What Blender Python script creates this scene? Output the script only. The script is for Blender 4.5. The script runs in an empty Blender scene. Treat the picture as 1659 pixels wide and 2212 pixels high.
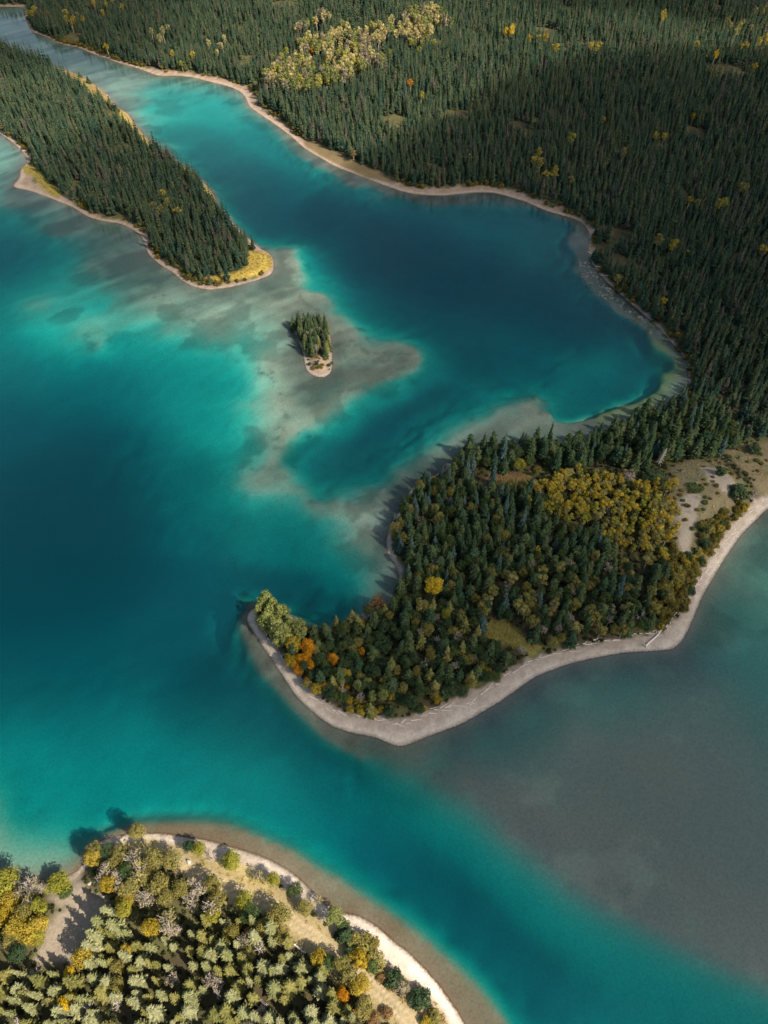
import bpy, math, random
import numpy as np
from math import radians as R, sin, cos, tan, pi
from mathutils import Vector

random.seed(7); rng = np.random.default_rng(11)
scene = bpy.context.scene
COL = scene.collection

# ------------------------------------------------------------------ camera
CAM_H, PITCH, F = 180.0, R(50.0), 1567.0        # survey frame: 1659 x 2212 units, focal length in those units
VW, VH = 1659.0, 2212.0
cd = bpy.data.cameras.new('camera'); cam = bpy.data.objects.new('camera', cd); COL.objects.link(cam)
cam.location = (0, 0, CAM_H); cam.rotation_euler = (R(90) - PITCH, 0, 0)
cd.sensor_fit = 'VERTICAL'; cd.sensor_height = 36.0; cd.lens = 36.0 * F / VH
cd.clip_start = 1.0; cd.clip_end = 20000.0
scene.camera = cam

# ------------------------------------------------------------------ sky, sun, exposure
SUN_EL = R(43.0)
SUN_AZ = math.atan2(-0.58, 0.81)                 # direction towards the sun, in the ground plane
SUNV = Vector((cos(SUN_AZ) * cos(SUN_EL), sin(SUN_AZ) * cos(SUN_EL), sin(SUN_EL)))
world = bpy.data.worlds.new('World'); scene.world = world; world.use_nodes = True
wt = world.node_tree; wt.nodes.clear()
wo = wt.nodes.new('ShaderNodeOutputWorld'); wb = wt.nodes.new('ShaderNodeBackground')
sk = wt.nodes.new('ShaderNodeTexSky'); sk.sky_type = 'NISHITA'; sk.sun_disc = False
sk.sun_elevation = SUN_EL; sk.sun_rotation = pi / 2 - SUN_AZ
sk.air_density = 1.0; sk.dust_density = 2.0; sk.ozone_density = 1.0
wb.inputs[1].default_value = 0.085
tc = wt.nodes.new('ShaderNodeTexCoord'); nz = wt.nodes.new('ShaderNodeTexNoise')
nz.inputs['Scale'].default_value = 2.2; nz.inputs['Detail'].default_value = 5; nz.inputs['Roughness'].default_value = 0.55
wr = wt.nodes.new('ShaderNodeValToRGB'); wr.color_ramp.elements[0].position = 0.46; wr.color_ramp.elements[1].position = 0.74
wm = wt.nodes.new('ShaderNodeMixRGB'); wm.inputs[2].default_value = (2.4, 3.1, 3.8, 1)   # broken cloud cover
wt.links.new(tc.outputs['Generated'], nz.inputs['Vector']); wt.links.new(nz.outputs['Fac'], wr.inputs[0])
wt.links.new(wr.outputs[0], wm.inputs[0]); wt.links.new(sk.outputs[0], wm.inputs[1])
wt.links.new(wm.outputs[0], wb.inputs[0]); wt.links.new(wb.outputs[0], wo.inputs[0])
sd = bpy.data.lights.new('sun', 'SUN'); sun = bpy.data.objects.new('sun', sd); COL.objects.link(sun)
sd.energy = 4.6; sd.angle = R(0.53); sd.color = (1.0, 0.90, 0.76)
sun.rotation_euler = (-SUNV).to_track_quat('-Z', 'Y').to_euler(); sun.location = (0, 0, 300)
scene.view_settings.view_transform = 'Standard'; scene.view_settings.look = 'None'
scene.view_settings.exposure = 1.0; scene.view_settings.gamma = 1.0
scene.render.engine = 'CYCLES'
cy = scene.cycles
cy.max_bounces = 6; cy.diffuse_bounces = 2; cy.glossy_bounces = 1
cy.use_adaptive_sampling = True; cy.adaptive_threshold = 0.02; cy.caustics_reflective = False; cy.caustics_refractive = False; cy.transmission_bounces = 2
cy.transparent_max_bounces = 12; cy.volume_bounces = 0
cy.use_denoising = True
try: cy.denoiser = 'OPENIMAGEDENOISE'
except Exception: pass

# ------------------------------------------------------------------ survey helpers
SP, CP = sin(PITCH), cos(PITCH)
def ground(px, py, z=0.0):
    u = (px - VW / 2) / F; v = (py - VH / 2) / F
    dx, dy, dz = u, CP - v * SP, -SP - v * CP
    t = (z - CAM_H) / dz
    return (t * dx, t * dy)
def project(x, y, z=0.0):
    d = y * CP - (z - CAM_H) * SP
    return VW / 2 + F * x / d, VH / 2 - F * (y * SP + (z - CAM_H) * CP) / d
def world_line(pts): return np.array([ground(*p) for p in pts])
def smooth_line(p, closed=False, n=4):
    p = np.asarray(p, float); N = len(p); out = []
    rngi = range(N if closed else N - 1)
    for i in rngi:
        if closed: a, b, c, d = p[(i-1) % N], p[i], p[(i+1) % N], p[(i+2) % N]
        else: a, b, c, d = p[max(i-1, 0)], p[i], p[i+1], p[min(i+2, N-1)]
        for k in range(n):
            t = k / n
            out.append(0.5 * ((2*b) + (c-a)*t + (2*a-5*b+4*c-d)*t*t + (3*b-a-3*c+d)*t**3))
    if not closed: out.append(p[-1])
    return np.array(out)
def resample(p, step):
    p = np.asarray(p); seg = np.hypot(*np.diff(p, axis=0).T); s = np.concatenate([[0], np.cumsum(seg)])
    n = max(2, int(s[-1] / step) + 1); q = np.linspace(0, s[-1], n)
    return np.stack([np.interp(q, s, p[:, 0]), np.interp(q, s, p[:, 1])], 1)
def inside(poly, x, y):
    x = np.asarray(x); r = np.zeros(x.shape, bool); p = np.asarray(poly); n = len(p); j = n - 1
    for i in range(n):
        xi, yi = p[i]; xj, yj = p[j]
        if yi != yj:
            c = ((yi > y) != (yj > y)) & (x < (xj - xi) * (y - yi) / (yj - yi) + xi)
            r ^= c
        j = i
    return r
def seg_dist(line, x, y, closed=False):
    p = np.asarray(line, float); d2 = np.full(np.shape(x), 1e12)
    n = len(p)
    for i in range(n if closed else n - 1):
        a = p[i]; b = p[(i + 1) % n]; ab = b - a; L = ab @ ab
        if L < 1e-9: continue
        t = np.clip(((x - a[0]) * ab[0] + (y - a[1]) * ab[1]) / L, 0, 1)
        np.minimum(d2, (x - a[0] - t * ab[0])**2 + (y - a[1] - t * ab[1])**2, out=d2)
    return np.sqrt(d2)
_lat = rng.random((256, 256))
def vnoise(x, y, s, ox=0.0):
    u = np.asarray(x) / s + 37.3 + ox; v = np.asarray(y) / s + 11.7 + ox * 1.7
    i = np.floor(u).astype(int); j = np.floor(v).astype(int); fu = u - i; fv = v - j
    fu = fu*fu*(3-2*fu); fv = fv*fv*(3-2*fv); i0 = i % 256; j0 = j % 256; i1 = (i+1) % 256; j1 = (j+1) % 256
    return (_lat[i0, j0]*(1-fu) + _lat[i1, j0]*fu)*(1-fv) + (_lat[i0, j1]*(1-fu) + _lat[i1, j1]*fu)*fv
def fbm(x, y, s, ox=0.0, o=4):
    a = 0; w = 1; t = 0
    for k in range(o): a = a + w * vnoise(x, y, s / 2**k, ox + k * 9.1); t += w; w *= 0.5
    return a / t
def sstep(a, b, x):
    t = np.clip((np.asarray(x, float) - a) / (b - a), 0, 1); return t*t*(3-2*t)

# ------------------------------------------------------------------ survey: shorelines
SH_MAIN = [(-400,-20),(-120,8),(0,14),(52,16),(54,36),(67,66),(85,74),(108,83),(133,95),(169,103),(202,117),(230,126),(259,137),
 (299,148),(324,158),(346,164),(382,164),(414,167),(450,176),(482,184),(514,196),(530,212),(537,229),(562,248),(592,268),(625,292),(653,317),
 (686,338),(725,360),(761,374),(805,391),(848,407),(877,416),(913,421),(956,423),(999,419),(1035,416),(1071,418),(1107,428),(1134,436),
 (1181,456),(1224,468),(1250,477),(1268,494),(1273,517),(1271,542),(1278,567),(1298,596),(1328,625),(1361,654),(1393,682),(1426,711),
 (1454,744),(1476,770),(1486,788),(1486,810),(1489,836),(1480,858),(1440,872),(1397,890),(1350,912),(1300,938),(1255,955),(1200,958),(1140,960),(1080,962),
 (1030,970),(990,988),(965,1009),(937,1028),(911,1040),(889,1056),(872,1084),(861,1107),(843,1132),(837,1157),(834,1171),(839,1199),
 (853,1219),(860,1238),(862,1260),(857,1281),(840,1298),(812,1318),(784,1333),(764,1341),(742,1347),(714,1354),(696,1361),(674,1358),(652,1346),(632,1330),
 (612,1318),(588,1312),(557,1312),(543,1317),(535,1328),(536,1345),(546,1362),(560,1384),(579,1410),(599,1440),(618,1471),(641,1505),(663,1527),
 (691,1550),(725,1571),(756,1582),(792,1589),(820,1597),(845,1608),(865,1612),(884,1608),(910,1597),(938,1586),(983,1570),(1033,1544),
 (1080,1516),(1116,1490),(1159,1462),(1203,1444),(1253,1429),(1307,1418),(1361,1409),(1408,1407),(1451,1403),(1469,1390),(1483,1368),
 (1494,1346),(1505,1318),(1520,1284),(1535,1258),(1552,1229),(1570,1201),(1592,1168),(1614,1142),(1637,1120),(1659,1100),(1760,1020),(1950,900),(2400,760)]
SH_LEFT = [(-500,-25),(-200,30),(-70,82),(0,105),(40,117),(80,130),(112,143),(144,151),(180,167),(216,191),(238,212),(256,232),(277,245),(288,263),(313,292),
 (335,313),(355,328),(378,346),(407,367),(436,389),(456,410),(467,430),(473,450),(492,464),(512,488),(536,512),(560,534),(584,549),(592,574),
 (586,592),(560,604),(520,616),(480,623),(452,626),(420,620),(396,608),(372,588),(340,568),(318,545),(308,516),(288,497),(256,483),(224,478),
 (188,468),(160,450),(124,435),(80,418),(52,410),(28,403),(41,384),(44,366),(58,352),(54,336),(34,314),(0,288),(-60,250),(-200,200),(-500,150)]
SH_ISLE = [(634,706),(639,724),(650,752),(657,774),(661,796),(671,808),(689,815),(707,812),(717,799),(718,770),(716,745),(713,724),(700,709),(675,701),(650,699)]
SH_HEAD = [(-400,1850),(-120,1880),(0,1893),(42,1899),(102,1908),(140,1897),(163,1884),(180,1864),(192,1838),(205,1822),(224,1815),(250,1807),(288,1802),(320,1800),(352,1801),
 (384,1805),(416,1811),(464,1820),(516,1835),(564,1851),(608,1873),(636,1891),(664,1917),(688,1941),(708,1961),(728,1974),(752,1975),(780,1983),
 (816,2005),(848,2033),(884,2061),(904,2081),(924,2101),(948,2129),(968,2157),(988,2185),(1002,2212),(1024,2260),(1040,2310)]
def wl(p): return world_line(p)
mainW = smooth_line(wl(SH_MAIN)); leftW = smooth_line(wl(SH_LEFT)); isleW = smooth_line(wl(SH_ISLE), True); headW = smooth_line(wl(SH_HEAD))
polyMain = np.vstack([mainW, [(2500, mainW[-1][1]), (4000, 4000), (-4000, 4000), (-4000, mainW[0][1])]])
polyLeft = np.vstack([leftW, [(-4000, leftW[-1][1]), (-4000, leftW[0][1] - 5)]])
polyHead = np.vstack([headW, [(headW[-1][0] + 30, -120), (60, -4000), (-4000, -4000), (-4000, headW[0][1])]])
LANDS = [(polyMain, mainW, False), (polyLeft, leftW, False), (isleW, isleW, True), (polyHead, headW, False)]

def sdf_exact(x, y):
    s = np.full(np.shape(x), -1e9)
    for poly, line, cl in LANDS:
        d = seg_dist(line, x, y, cl); s = np.maximum(s, np.where(inside(poly, x, y), d, -d))
    return s

# tensor grid: fine where the photograph looks closely, stretching to the horizon
def axis(parts):
    a = [parts[0][0]]
    for (s, e, st0, st1) in parts:
        p = s
        while p < e - 1e-6:
            f = (p - s) / (e - s); p += st0 + (st1 - st0) * f; a.append(min(p, e))
    return np.unique(np.round(a, 4))
ax_x0 = axis([(0, 115, .72, .8), (115, 340, 1.0, 2.4), (340, 600, 6, 30), (600, 4000, 40, 700)])
AX = np.concatenate([-ax_x0[:0:-1], ax_x0])
ay_neg = axis([(0, 60, 1.0, 3.0), (60, 4000, 10, 900)])
AY = np.concatenate([-ay_neg[:0:-1], axis([(0, 150, .7, .8), (150, 420, .8, 1.5), (420, 800, 1.6, 5), (800, 6000, 10, 1200)])])
NX, NY = len(AX), len(AY)
# coarse copy for the slow fields
cxs = AX[::2] if NX % 2 else np.append(AX[::2], AX[-1]); cys = AY[::2] if NY % 2 else np.append(AY[::2], AY[-1])
CX, CY = np.meshgrid(cxs, cys); CXf, CYf = CX.ravel(), CY.ravel()
def bil(field, xs, ys, x, y):
    i = np.clip(np.searchsorted(xs, x) - 1, 0, len(xs) - 2); j = np.clip(np.searchsorted(ys, y) - 1, 0, len(ys) - 2)
    fx = np.clip((x - xs[i]) / (xs[i+1] - xs[i]), 0, 1); fy = np.clip((y - ys[j]) / (ys[j+1] - ys[j]), 0, 1)
    return (field[j, i]*(1-fx) + field[j, i+1]*fx)*(1-fy) + (field[j+1, i]*(1-fx) + field[j+1, i+1]*fx)*fy
SDFc = sdf_exact(CXf, CYf).reshape(CX.shape)
def sdf(x, y): return bil(SDFc, cxs, cys, np.asarray(x, float), np.asarray(y, float))

# ------------------------------------------------------------------ survey: soundings (depth m, paleness of the bed 0..1)
PTS = []
def snd(d, p, pts):
    for (x, y) in pts: PTS.append((*ground(x, y), d, p))
def line_snd(d, p, pts, step=7.0):
    for q in resample(smooth_line(wl(pts)), step): PTS.append((q[0], q[1], d, p))
def edge(pts, left, right, w, step=6.0, w2=None):
    """drop-off: (depth, paleness) on the left and on the right of the line, w metres off it"""
    q = resample(smooth_line(wl(pts)), step); t = np.gradient(q, axis=0); t /= np.hypot(*t.T)[:, None] + 1e-9
    n = np.stack([-t[:, 1], t[:, 0]], 1)
    for a, m in zip(q, n):
        PTS.append((*(a + m*w), *left)); PTS.append((*(a - m*(w if w2 is None else w2)), *right))
# upper basin
snd(.8,.2,[(-60,45),(20,62),(60,80),(110,105),(160,125),(220,150),(150,135)]); snd(.8,.35,[(300,185),(290,215),(250,185)])
snd(1.9,.8,[(345,205),(380,225),(420,205),(460,215),(330,235)]); snd(2.4,.95,[(490,230),(500,255),(430,255)])
snd(1.5,.9,[(312,245),(330,275),(362,315)]); snd(3.2,.9,[(380,290),(430,300),(520,280)]); snd(4.2,.9,[(420,340),(480,340),(550,320),(590,340)])
snd(6.0,.9,[(470,390),(540,380),(620,390)]); snd(7.2,.9,[(520,450),(600,440),(680,430)]); snd(8.5,.9,[(740,450),(700,500),(620,490),(800,480)])
snd(8.5,.9,[(800,540),(900,540),(1000,600),(850,620),(760,590),(950,680),(880,670)]); snd(6.8,.9,[(1050,700),(1150,640),(1230,660),(1120,740),(1250,730)])
snd(3.4,.9,[(1130,530),(1170,560),(1100,500),(1000,490),(1190,520)]); snd(6,.9,[(1020,540),(1120,590)]); snd(4.0,.9,[(1300,760),(1340,750),(1370,790),(1300,810),(1250,840),(1220,780)])
snd(6.5,.9,[(1180,800),(1060,800),(1100,830)]); snd(8,.9,[(1040,770),(1000,740)]); snd(5.0,.9,[(980,790),(1020,820)])
edge([(582,285),(625,325),(660,355),(705,383),(780,414),(850,436),(930,447),(1020,445),(1100,445),(1170,466),(1215,490)],(1.0,.15),(3.6,.8),3.5)
edge([(1222,490),(1224,506),(1220,542),(1235,585),(1264,628),(1307,668),(1350,697),(1386,726),(1415,758),(1431,780),(1426,805),(1404,837),(1372,859),(1314,873),(1264,888),(1224,898)],(.9,.34),(4.6,.8),2.2)
snd(.8,.45,[(1455,790),(1455,830),(1430,850)]); snd(.6,.2,[(1390,700),(1330,650),(1300,620),(1265,580),(1250,540),(1250,505)])
edge([(1224,898),(1205,872),(1188,842),(1165,828),(1130,834),(1080,852),(1050,870),(1010,895),(960,927),(920,957),(880,990),(850,1018),(800,1043),(745,1060),(695,1062)],(.8,.42),(4.2,.9),6.5)
snd(.8,.40,[(1150,870),(1100,890),(1190,890)]); snd(.6,.24,[(1080,930),(1020,945),(960,990),(1150,925),(1250,925),(930,1005)]); snd(.75,.85,[(870,1030),(820,1070),(760,1090),(740,1110)])
snd(.65,.85,[(800,1110),(770,1150),(790,1180)])
# channel south of the small island
snd(5.5,.85,[(700,1000),(760,985)]); snd(8.5,.8,[(800,950),(850,920),(880,900)]); snd(8.5,.8,[(940,860),(900,900),(970,850)]); snd(3.6,.95,[(690,1035),(665,1000),(740,1035)])
edge([(470,440),(505,490),(545,525),(596,528),(635,526),(664,536),(675,558),(675,583),(684,605),(722,619),(743,648),(761,677),(805,706),(841,724),(877,733),(909,749),(931,767),(940,783),(920,808),(891,828),(855,846),(812,864),(776,886),(743,907),(715,929),(682,955),(655,980),(645,1005),(650,1035),(668,1058),(695,1064)],(4.4,.9),(.85,.42),6.0)
# shoal round the small island
snd(.75,.52,[(560,680),(590,720),(580,780),(590,830),(600,900),(570,870)]); snd(.65,.38,[(500,660),(440,650),(480,690)]); snd(.6,.22,[(640,640),(610,610),(560,620)])
snd(.7,.36,[(700,660),(740,700),(790,740),(850,770)]); snd(.7,.38,[(740,780),(800,790),(860,800)]); snd(.8,.26,[(740,840),(700,860),(650,850),(790,850)]); snd(.8,.40,[(640,900),(680,910),(600,950)]); snd(.9,.60,[(580,990),(620,1030),(590,1050)])
snd(.5,.1,[(735,770),(735,745),(730,800),(690,825),(650,800),(640,760)])
# lee of the long island
snd(.8,.05,[(20,440),(80,450),(150,490),(230,520),(270,560),(340,600)]); snd(.9,.03,[(300,590),(350,610),(260,530)]); snd(1.0,.35,[(0,420),(20,330),(10,360)]); snd(1.0,.5,[(-60,360),(0,310)])
snd(1.0,.24,[(110,510),(200,570),(300,640),(380,680)]); snd(.7,.5,[(400,650),(330,640),(450,665)]); snd(1.4,.5,[(250,660),(350,720),(440,735),(500,735)])
snd(1.4,.55,[(85,665),(160,715),(215,745)]); snd(2.1,.9,[(130,620),(210,660),(50,640),(120,700)]); snd(3.4,.95,[(20,620),(0,650),(60,720),(260,740)]); snd(5.5,.9,[(0,530),(-60,520),(50,540)]); snd(3.6,.9,[(60,590),(100,570)])
# western lake
line_snd(1.5,.8,[(520,735),(543,745),(540,790),(535,850),(545,900),(560,940),(558,985),(535,1012),(530,1050),(560,1075),(620,1090),(660,1105)],9)
snd(3.3,1.0,[(450,780),(490,830),(480,900),(440,950),(470,1010),(480,1080),(520,1120),(580,1120),(640,1150),(600,1150)]); snd(2.2,.95,[(690,1150),(720,1200),(740,1230)]); snd(1.3,.5,[(790,1210),(800,1250),(790,1290)])
snd(.8,.12,[(835,1210),(830,1250),(820,1180)])
snd(4.0,1.0,[(320,770),(380,860),(390,950),(420,1050)]); snd(5.0,.9,[(0,760),(80,780),(200,790)]); snd(7.0,.9,[(100,850),(200,870),(0,840),(280,900),(300,970)]); snd(13,.9,[(0,950),(100,960),(200,1000),(60,1050),(0,1080)])
snd(6.5,.9,[(320,1060),(400,1150),(340,1120)]); snd(14,.8,[(250,1150),(150,1200),(50,1250),(300,1230),(200,1320),(400,1260),(50,1350)]); snd(4.2,1.0,[(520,1190),(600,1210)]); snd(4.0,.9,[(680,1230),(720,1260),(690,1280)])
snd(8.5,.8,[(560,1260),(640,1290),(600,1300)]); snd(10,.7,[(470,1310),(480,1350),(400,1340),(490,1280)]); snd(7,.6,[(515,1310),(520,1280)]); snd(5.5,.6,[(720,1305),(680,1325)]); snd(2.5,.5,[(760,1300),(740,1325)])
snd(10,.8,[(100,1420),(250,1400),(350,1400),(450,1420)]); snd(7.5,.9,[(100,1500),(300,1470),(420,1480),(490,1440)]); snd(5.2,.95,[(60,1560),(200,1560),(350,1560),(450,1560),(530,1540)])
snd(4.2,.98,[(100,1640),(250,1640),(400,1650),(520,1640),(600,1620)]); snd(3.6,.98,[(150,1710),(300,1720),(420,1730)]); snd(4.2,.95,[(560,1720),(640,1690)]); snd(3.8,.8,[(60,1740),(10,1650),(0,1600),(200,1760)]); snd(1.6,.3,[(0,1740),(20,1790),(-40,1700)])
snd(1.4,.5,[(60,1830),(120,1830)]); snd(1.0,.4,[(30,1870),(100,1870),(-40,1850)]); snd(5.0,.9,[(700,1720),(760,1740),(650,1770)]); snd(7,.9,[(760,1830),(800,1790),(860,1830)])
snd(9,.8,[(850,1900),(930,1930),(980,2000),(900,1880)]); snd(8.5,.8,[(1050,2050),(1100,2110),(1000,1930),(1150,2160)]); snd(6,.8,[(1180,2060),(1250,2130),(1300,2190)])
edge([(560,1296),(535,1302),(520,1322),(519,1360),(526,1384),(543,1424),(565,1460),(596,1496),(621,1524),(641,1544),(663,1564),(691,1592),(730,1618),(775,1640)],(.9,.08),(5.2,.8),.3,4,3.2)
edge([(775,1640),(825,1668),(880,1700),(930,1735),(985,1775),(1040,1822),(1100,1875),(1170,1935),(1250,1995),(1330,2045),(1430,2095),(1530,2145),(1659,2205)],(.6,.12),(4.2,.85),7.0)
# grey shoal, right; the sky's grey reflection is put into the bed tone too
snd(.5,.13,[(1000,1680),(1100,1700),(1200,1750),(1100,1800),(1250,1850),(1400,1900),(1500,1800),(1350,1750),(1500,2000),(1600,2050),(1600,1900),(1300,1650)]); snd(.5,.17,[(1600,1700),(1500,1650),(1400,1600),(1250,1600)])
snd(.8,.18,[(1450,1520),(1520,1500),(1580,1560),(1380,1560)]); snd(1.3,.2,[(1620,1400),(1640,1330),(1600,1440),(1700,1300)]); snd(1.1,.2,[(1570,1380),(1620,1280)]); snd(1.0,.12,[(1540,1320),(1590,1230),(1640,1170),(1510,1390)])
snd(.8,.06,[(900,1640),(980,1600),(1060,1560),(1150,1500),(1250,1455),(1350,1440),(1440,1435),(1490,1410)]); snd(1.2,.2,[(860,1660),(950,1650),(1050,1610),(1150,1550),(1260,1490),(1360,1480)]); snd(.9,.1,[(780,1615),(820,1630)])
# shelf of the near headland
edge([(237,1803),(272,1786),(304,1779),(352,1776),(410,1775),(464,1779),(524,1793),(584,1818),(632,1838),(680,1869),(736,1901),(784,1937),(836,1969),(880,2001),(924,2037),(972,2077),(1016,2117),(1056,2161),(1088,2205),(1120,2260)],(3.6,.9),(.34,.06),3.2,4,.15)
snd(.3,.04,[(500,1815),(600,1850),(700,1910),(800,1970),(900,2050),(960,2110),(1030,2190)])
for ln in (mainW, leftW, np.vstack([isleW, isleW[:1]]), headW):
    for q in resample(ln, 9.0):
        v = project(q[0], q[1])
        if -300 < v[0] < 2000 and -40 < v[1] < 2400: PTS.append((q[0], q[1], .5, (.12 if v[1] < 1700 else .05)))
P = np.array(PTS)
P[:, 3] *= 1 - .06 * (P[:, 2] < 1.25) * (P[:, 1] > 95)
P[:, 2] *= .42 + .58 * sstep(.8, 2.4, P[:, 2])
key = np.round(P[:, :2] / 1.2).astype(int); _, ui = np.unique(key, axis=0, return_index=True); P = P[np.sort(ui)]
D = np.hypot(P[:, None, 0] - P[None, :, 0], P[:, None, 1] - P[None, :, 1])
A = np.block([[-(D), np.ones((len(P), 1))], [np.ones((1, len(P))), np.zeros((1, 1))]])
A[:len(P), :len(P)] -= np.eye(len(P)) * 0.4
W = np.linalg.solve(A, np.vstack([P[:, 2:4], np.zeros((1, 2))]))
fld = np.zeros((len(CXf), 2), np.float32); near = (np.abs(CXf) < 420) & (CYf > -90) & (CYf < 900)
idx = np.where(near)[0]
Wf = W[:-1].astype(np.float32)
for k in range(0, len(idx), 8000):
    ii = idx[k:k+8000]
    dd = np.sqrt((CXf[ii, None].astype(np.float32) - P[None, :, 0].astype(np.float32))**2 + (CYf[ii, None].astype(np.float32) - P[None, :, 1].astype(np.float32))**2)
    fld[ii] = -dd @ Wf + W[-1].astype(np.float32)
fld[~near] = (6.0, .8)
DEPc = np.clip(fld[:, 0], .14, 17).reshape(CX.shape); PALc = np.clip(fld[:, 1], 0.04, 1).reshape(CX.shape)

def warp(x, y):
    k = 9 * sstep(-1, -9, sdf(x, y)) * (.15 + .85 * sstep(80, 110, y)); return x + (fbm(x, y, 13, 31.0, 4) - .5) * k * 1.3, y + (fbm(x, y, 13, 47.0, 4) - .5) * k * 1.3
# ------------------------------------------------------------------ survey: beaches, clearings, tracks
BW = [((60,50),2),((250,130),2.5),((400,160),5),((520,190),6.5),((580,255),5.5),((650,310),4.5),((760,370),6),((880,412),6),((960,416),6.5),((1080,420),6),((1180,452),4.5),((1250,480),2),
 ((1290,590),.8),((1400,690),.6),((1480,780),.4),((1480,850),.3),((1300,940),.5),((1100,960),.6),((960,1010),.6),((860,1110),.8),((836,1180),1.6),((860,1250),1.3),((780,1335),.8),((690,1362),1.2),((600,1315),1.0),
 ((540,1325),2.6),((580,1410),3.0),((640,1505),4.5),((725,1571),5.5),((865,1612),8.0),((983,1570),8.2),((1116,1490),6.6),((1253,1429),5.0),((1361,1409),5.0),((1451,1403),6.5),((1505,1318),4.6),((1552,1229),4.2),((1614,1142),4.0),((1659,1098),4.5),
 ((0,105),1),((112,143),2),((216,191),2),((260,235),3),((335,313),3),((407,367),2.0),((470,445),2.0),((536,512),3),((590,560),3.2),((520,616),2.4),((420,620),2.6),((340,568),2.6),((288,496),3.0),((188,468),3.0),((100,425),5.0),((36,395),9.0),((54,336),2.2),((0,288),1.8),
 ((640,730),.5),((665,800),1.8),((690,815),2.3),((717,790),1.6),((715,735),.6),((660,700),.5),
 ((0,1893),.8),((102,1908),1.0),((170,1875),1.0),((205,1820),1.6),((288,1802),2.6),((384,1805),3.0),((464,1820),3.4),((564,1851),3.4),((636,1891),3.0),((708,1961),2.2),((752,1975),3.6),((816,2005),4.2),((904,2081),5.0),((968,2157),5.0),((1002,2212),5.0)]
bwp = np.array([(*ground(*p), w * (.78 if p[1] > 1280 and p[1] < 1700 else 1)) for p, w in BW])
def beach_w(x, y):
    x = np.asarray(x, float); num = 0; den = 0
    for bx, by, w in bwp:
        k = 1 / ((x - bx)**2 + (y - by)**2 + 4)**2; num = num + k*w; den = den + k
    return num / den
BWc = beach_w(CX, CY)
CLEAR = {   # treeless ground, outlines on the ground
 'meadow': [(538,548),(568,544),(588,556),(587,578),(568,593),(540,602),(505,607),(470,614),(438,612),(448,603),(500,598),(532,584)],
 'spitgrass': [(48,356),(75,360),(100,388),(138,424),(120,428),(96,412),(76,386),(52,374)],
 'bankgrass': [(112,141),(150,150),(205,178),(245,215),(236,232),(205,218),(150,178),(116,156)],
 'bankgold': [(252,230),(285,258),(330,308),(348,322),(330,328),(296,303),(262,258)],
 'bankgold2': [(404,364),(440,390),(462,425),(466,440),(448,425),(430,398)],
 'northgrass': [(655,300),(690,316),(740,342),(800,368),(850,388),(852,398),(790,384),(720,352),(660,318)],
 'hill': [(1440,1030),(1490,1006),(1545,1005),(1580,1050),(1606,1088),(1570,1118),(1535,1130),(1505,1150),(1492,1205),(1455,1205),(1446,1150),(1436,1090)],
 'hill2': [(1556,985),(1600,968),(1720,955),(1720,1050),(1640,1075),(1600,1040),(1580,1010)],
 'lowgrass': [(1045,1352),(1090,1342),(1125,1375),(1172,1400),(1150,1418),(1095,1402),(1050,1388)],
 'redgrass': [(1022,1048),(1060,1030),(1110,1026),(1150,1036),(1120,1050),(1075,1062),(1034,1064)],
 'headgrass': [(215,1836),(260,1818),(330,1816),(380,1838),(440,1850),(500,1858),(560,1885),(600,1915),(650,1960),(700,2010),(680,2030),(640,2000),(590,1970),(540,1950),(490,1935),(430,1905),(380,1885),(330,1850)],
 'headclear': [(100,1906),(172,1890),(196,1925),(230,1945),(250,1965),(222,1990),(205,2035),(160,2085),(80,2085),(98,2005),(140,1965),(104,1942)],
 'headlow': [(780,2110),(830,2090),(900,2130),(960,2190),(975,2230),(860,2230),(820,2170)],
 'islefoot': [(668,780),(700,772),(712,785),(706,806),(688,810),(670,800)],
}
CLW = {k: wl(v) for k, v in CLEAR.items()}
TRACK = smooth_line(wl([(380,1850),(416,1879),(464,1905),(510,1928),(560,1946),(600,1962),(644,2001),(688,2030),(720,2061),(752,2083),(784,2113),(808,2137),(844,2169),(888,2212),(930,2270)]))
GRAVEL = [wl([(1452,1110),(1478,1092),(1494,1098),(1496,1130),(1488,1165),(1486,1203),(1466,1203),(1456,1160)]), wl([(1508,1034),(1550,1040),(1572,1068),(1584,1090),(1545,1092),(1512,1075)])]

# ------------------------------------------------------------------ terrain
HILLC = ground(1500, 1085)
def height(x, y, s=None):
    x = np.asarray(x, float); y = np.asarray(y, float)
    if s is None: s = sdf(x, y)
    s = s + (fbm(x, y, 6, 3.0, 3) - .5) * 0.9 * sstep(0, 3, np.abs(s) + 1)
    dep = bil(DEPc, cxs, cys, *warp(x, y)) * (1 + (fbm(x, y, 9, 5.0, 3) - .5) * .25)
    zb = -dep * (1 - np.exp(np.minimum(s, 0) / 1.6))
    bw = np.maximum(bil(BWc, cxs, cys, x, y), .5)
    sp = np.maximum(s, 0)
    zl = 0.10 * np.minimum(sp, bw) + 0.9 * sstep(bw - .3, bw + 3.0, sp)
    roll = fbm(x, y, 60, 1.0, 3)
    zl = zl + np.minimum(np.maximum(sp - bw, 0) * .05, 4.0) * roll + 16 * sstep(30, 260, sp) * sstep(260, 620, y) * roll
    hd = np.hypot((x - HILLC[0] - 3) / 22, (y - HILLC[1]) / 17)
    zl = zl + 6.5 * np.exp(-hd**2 * 1.2) * sstep(2, 14, sp)
    return np.where(s > 0, zl, zb)
def hz(x, y): return float(height(np.array([x]), np.array([y]))[0])
def at(px, py, up=0.0):
    """point of the terrain (raised by up) seen at a survey position"""
    z = 0.0
    for _ in range(5):
        x, y = ground(px, py, z + up); z = max(hz(x, y), 0.0)
    return x, y, z

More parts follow.
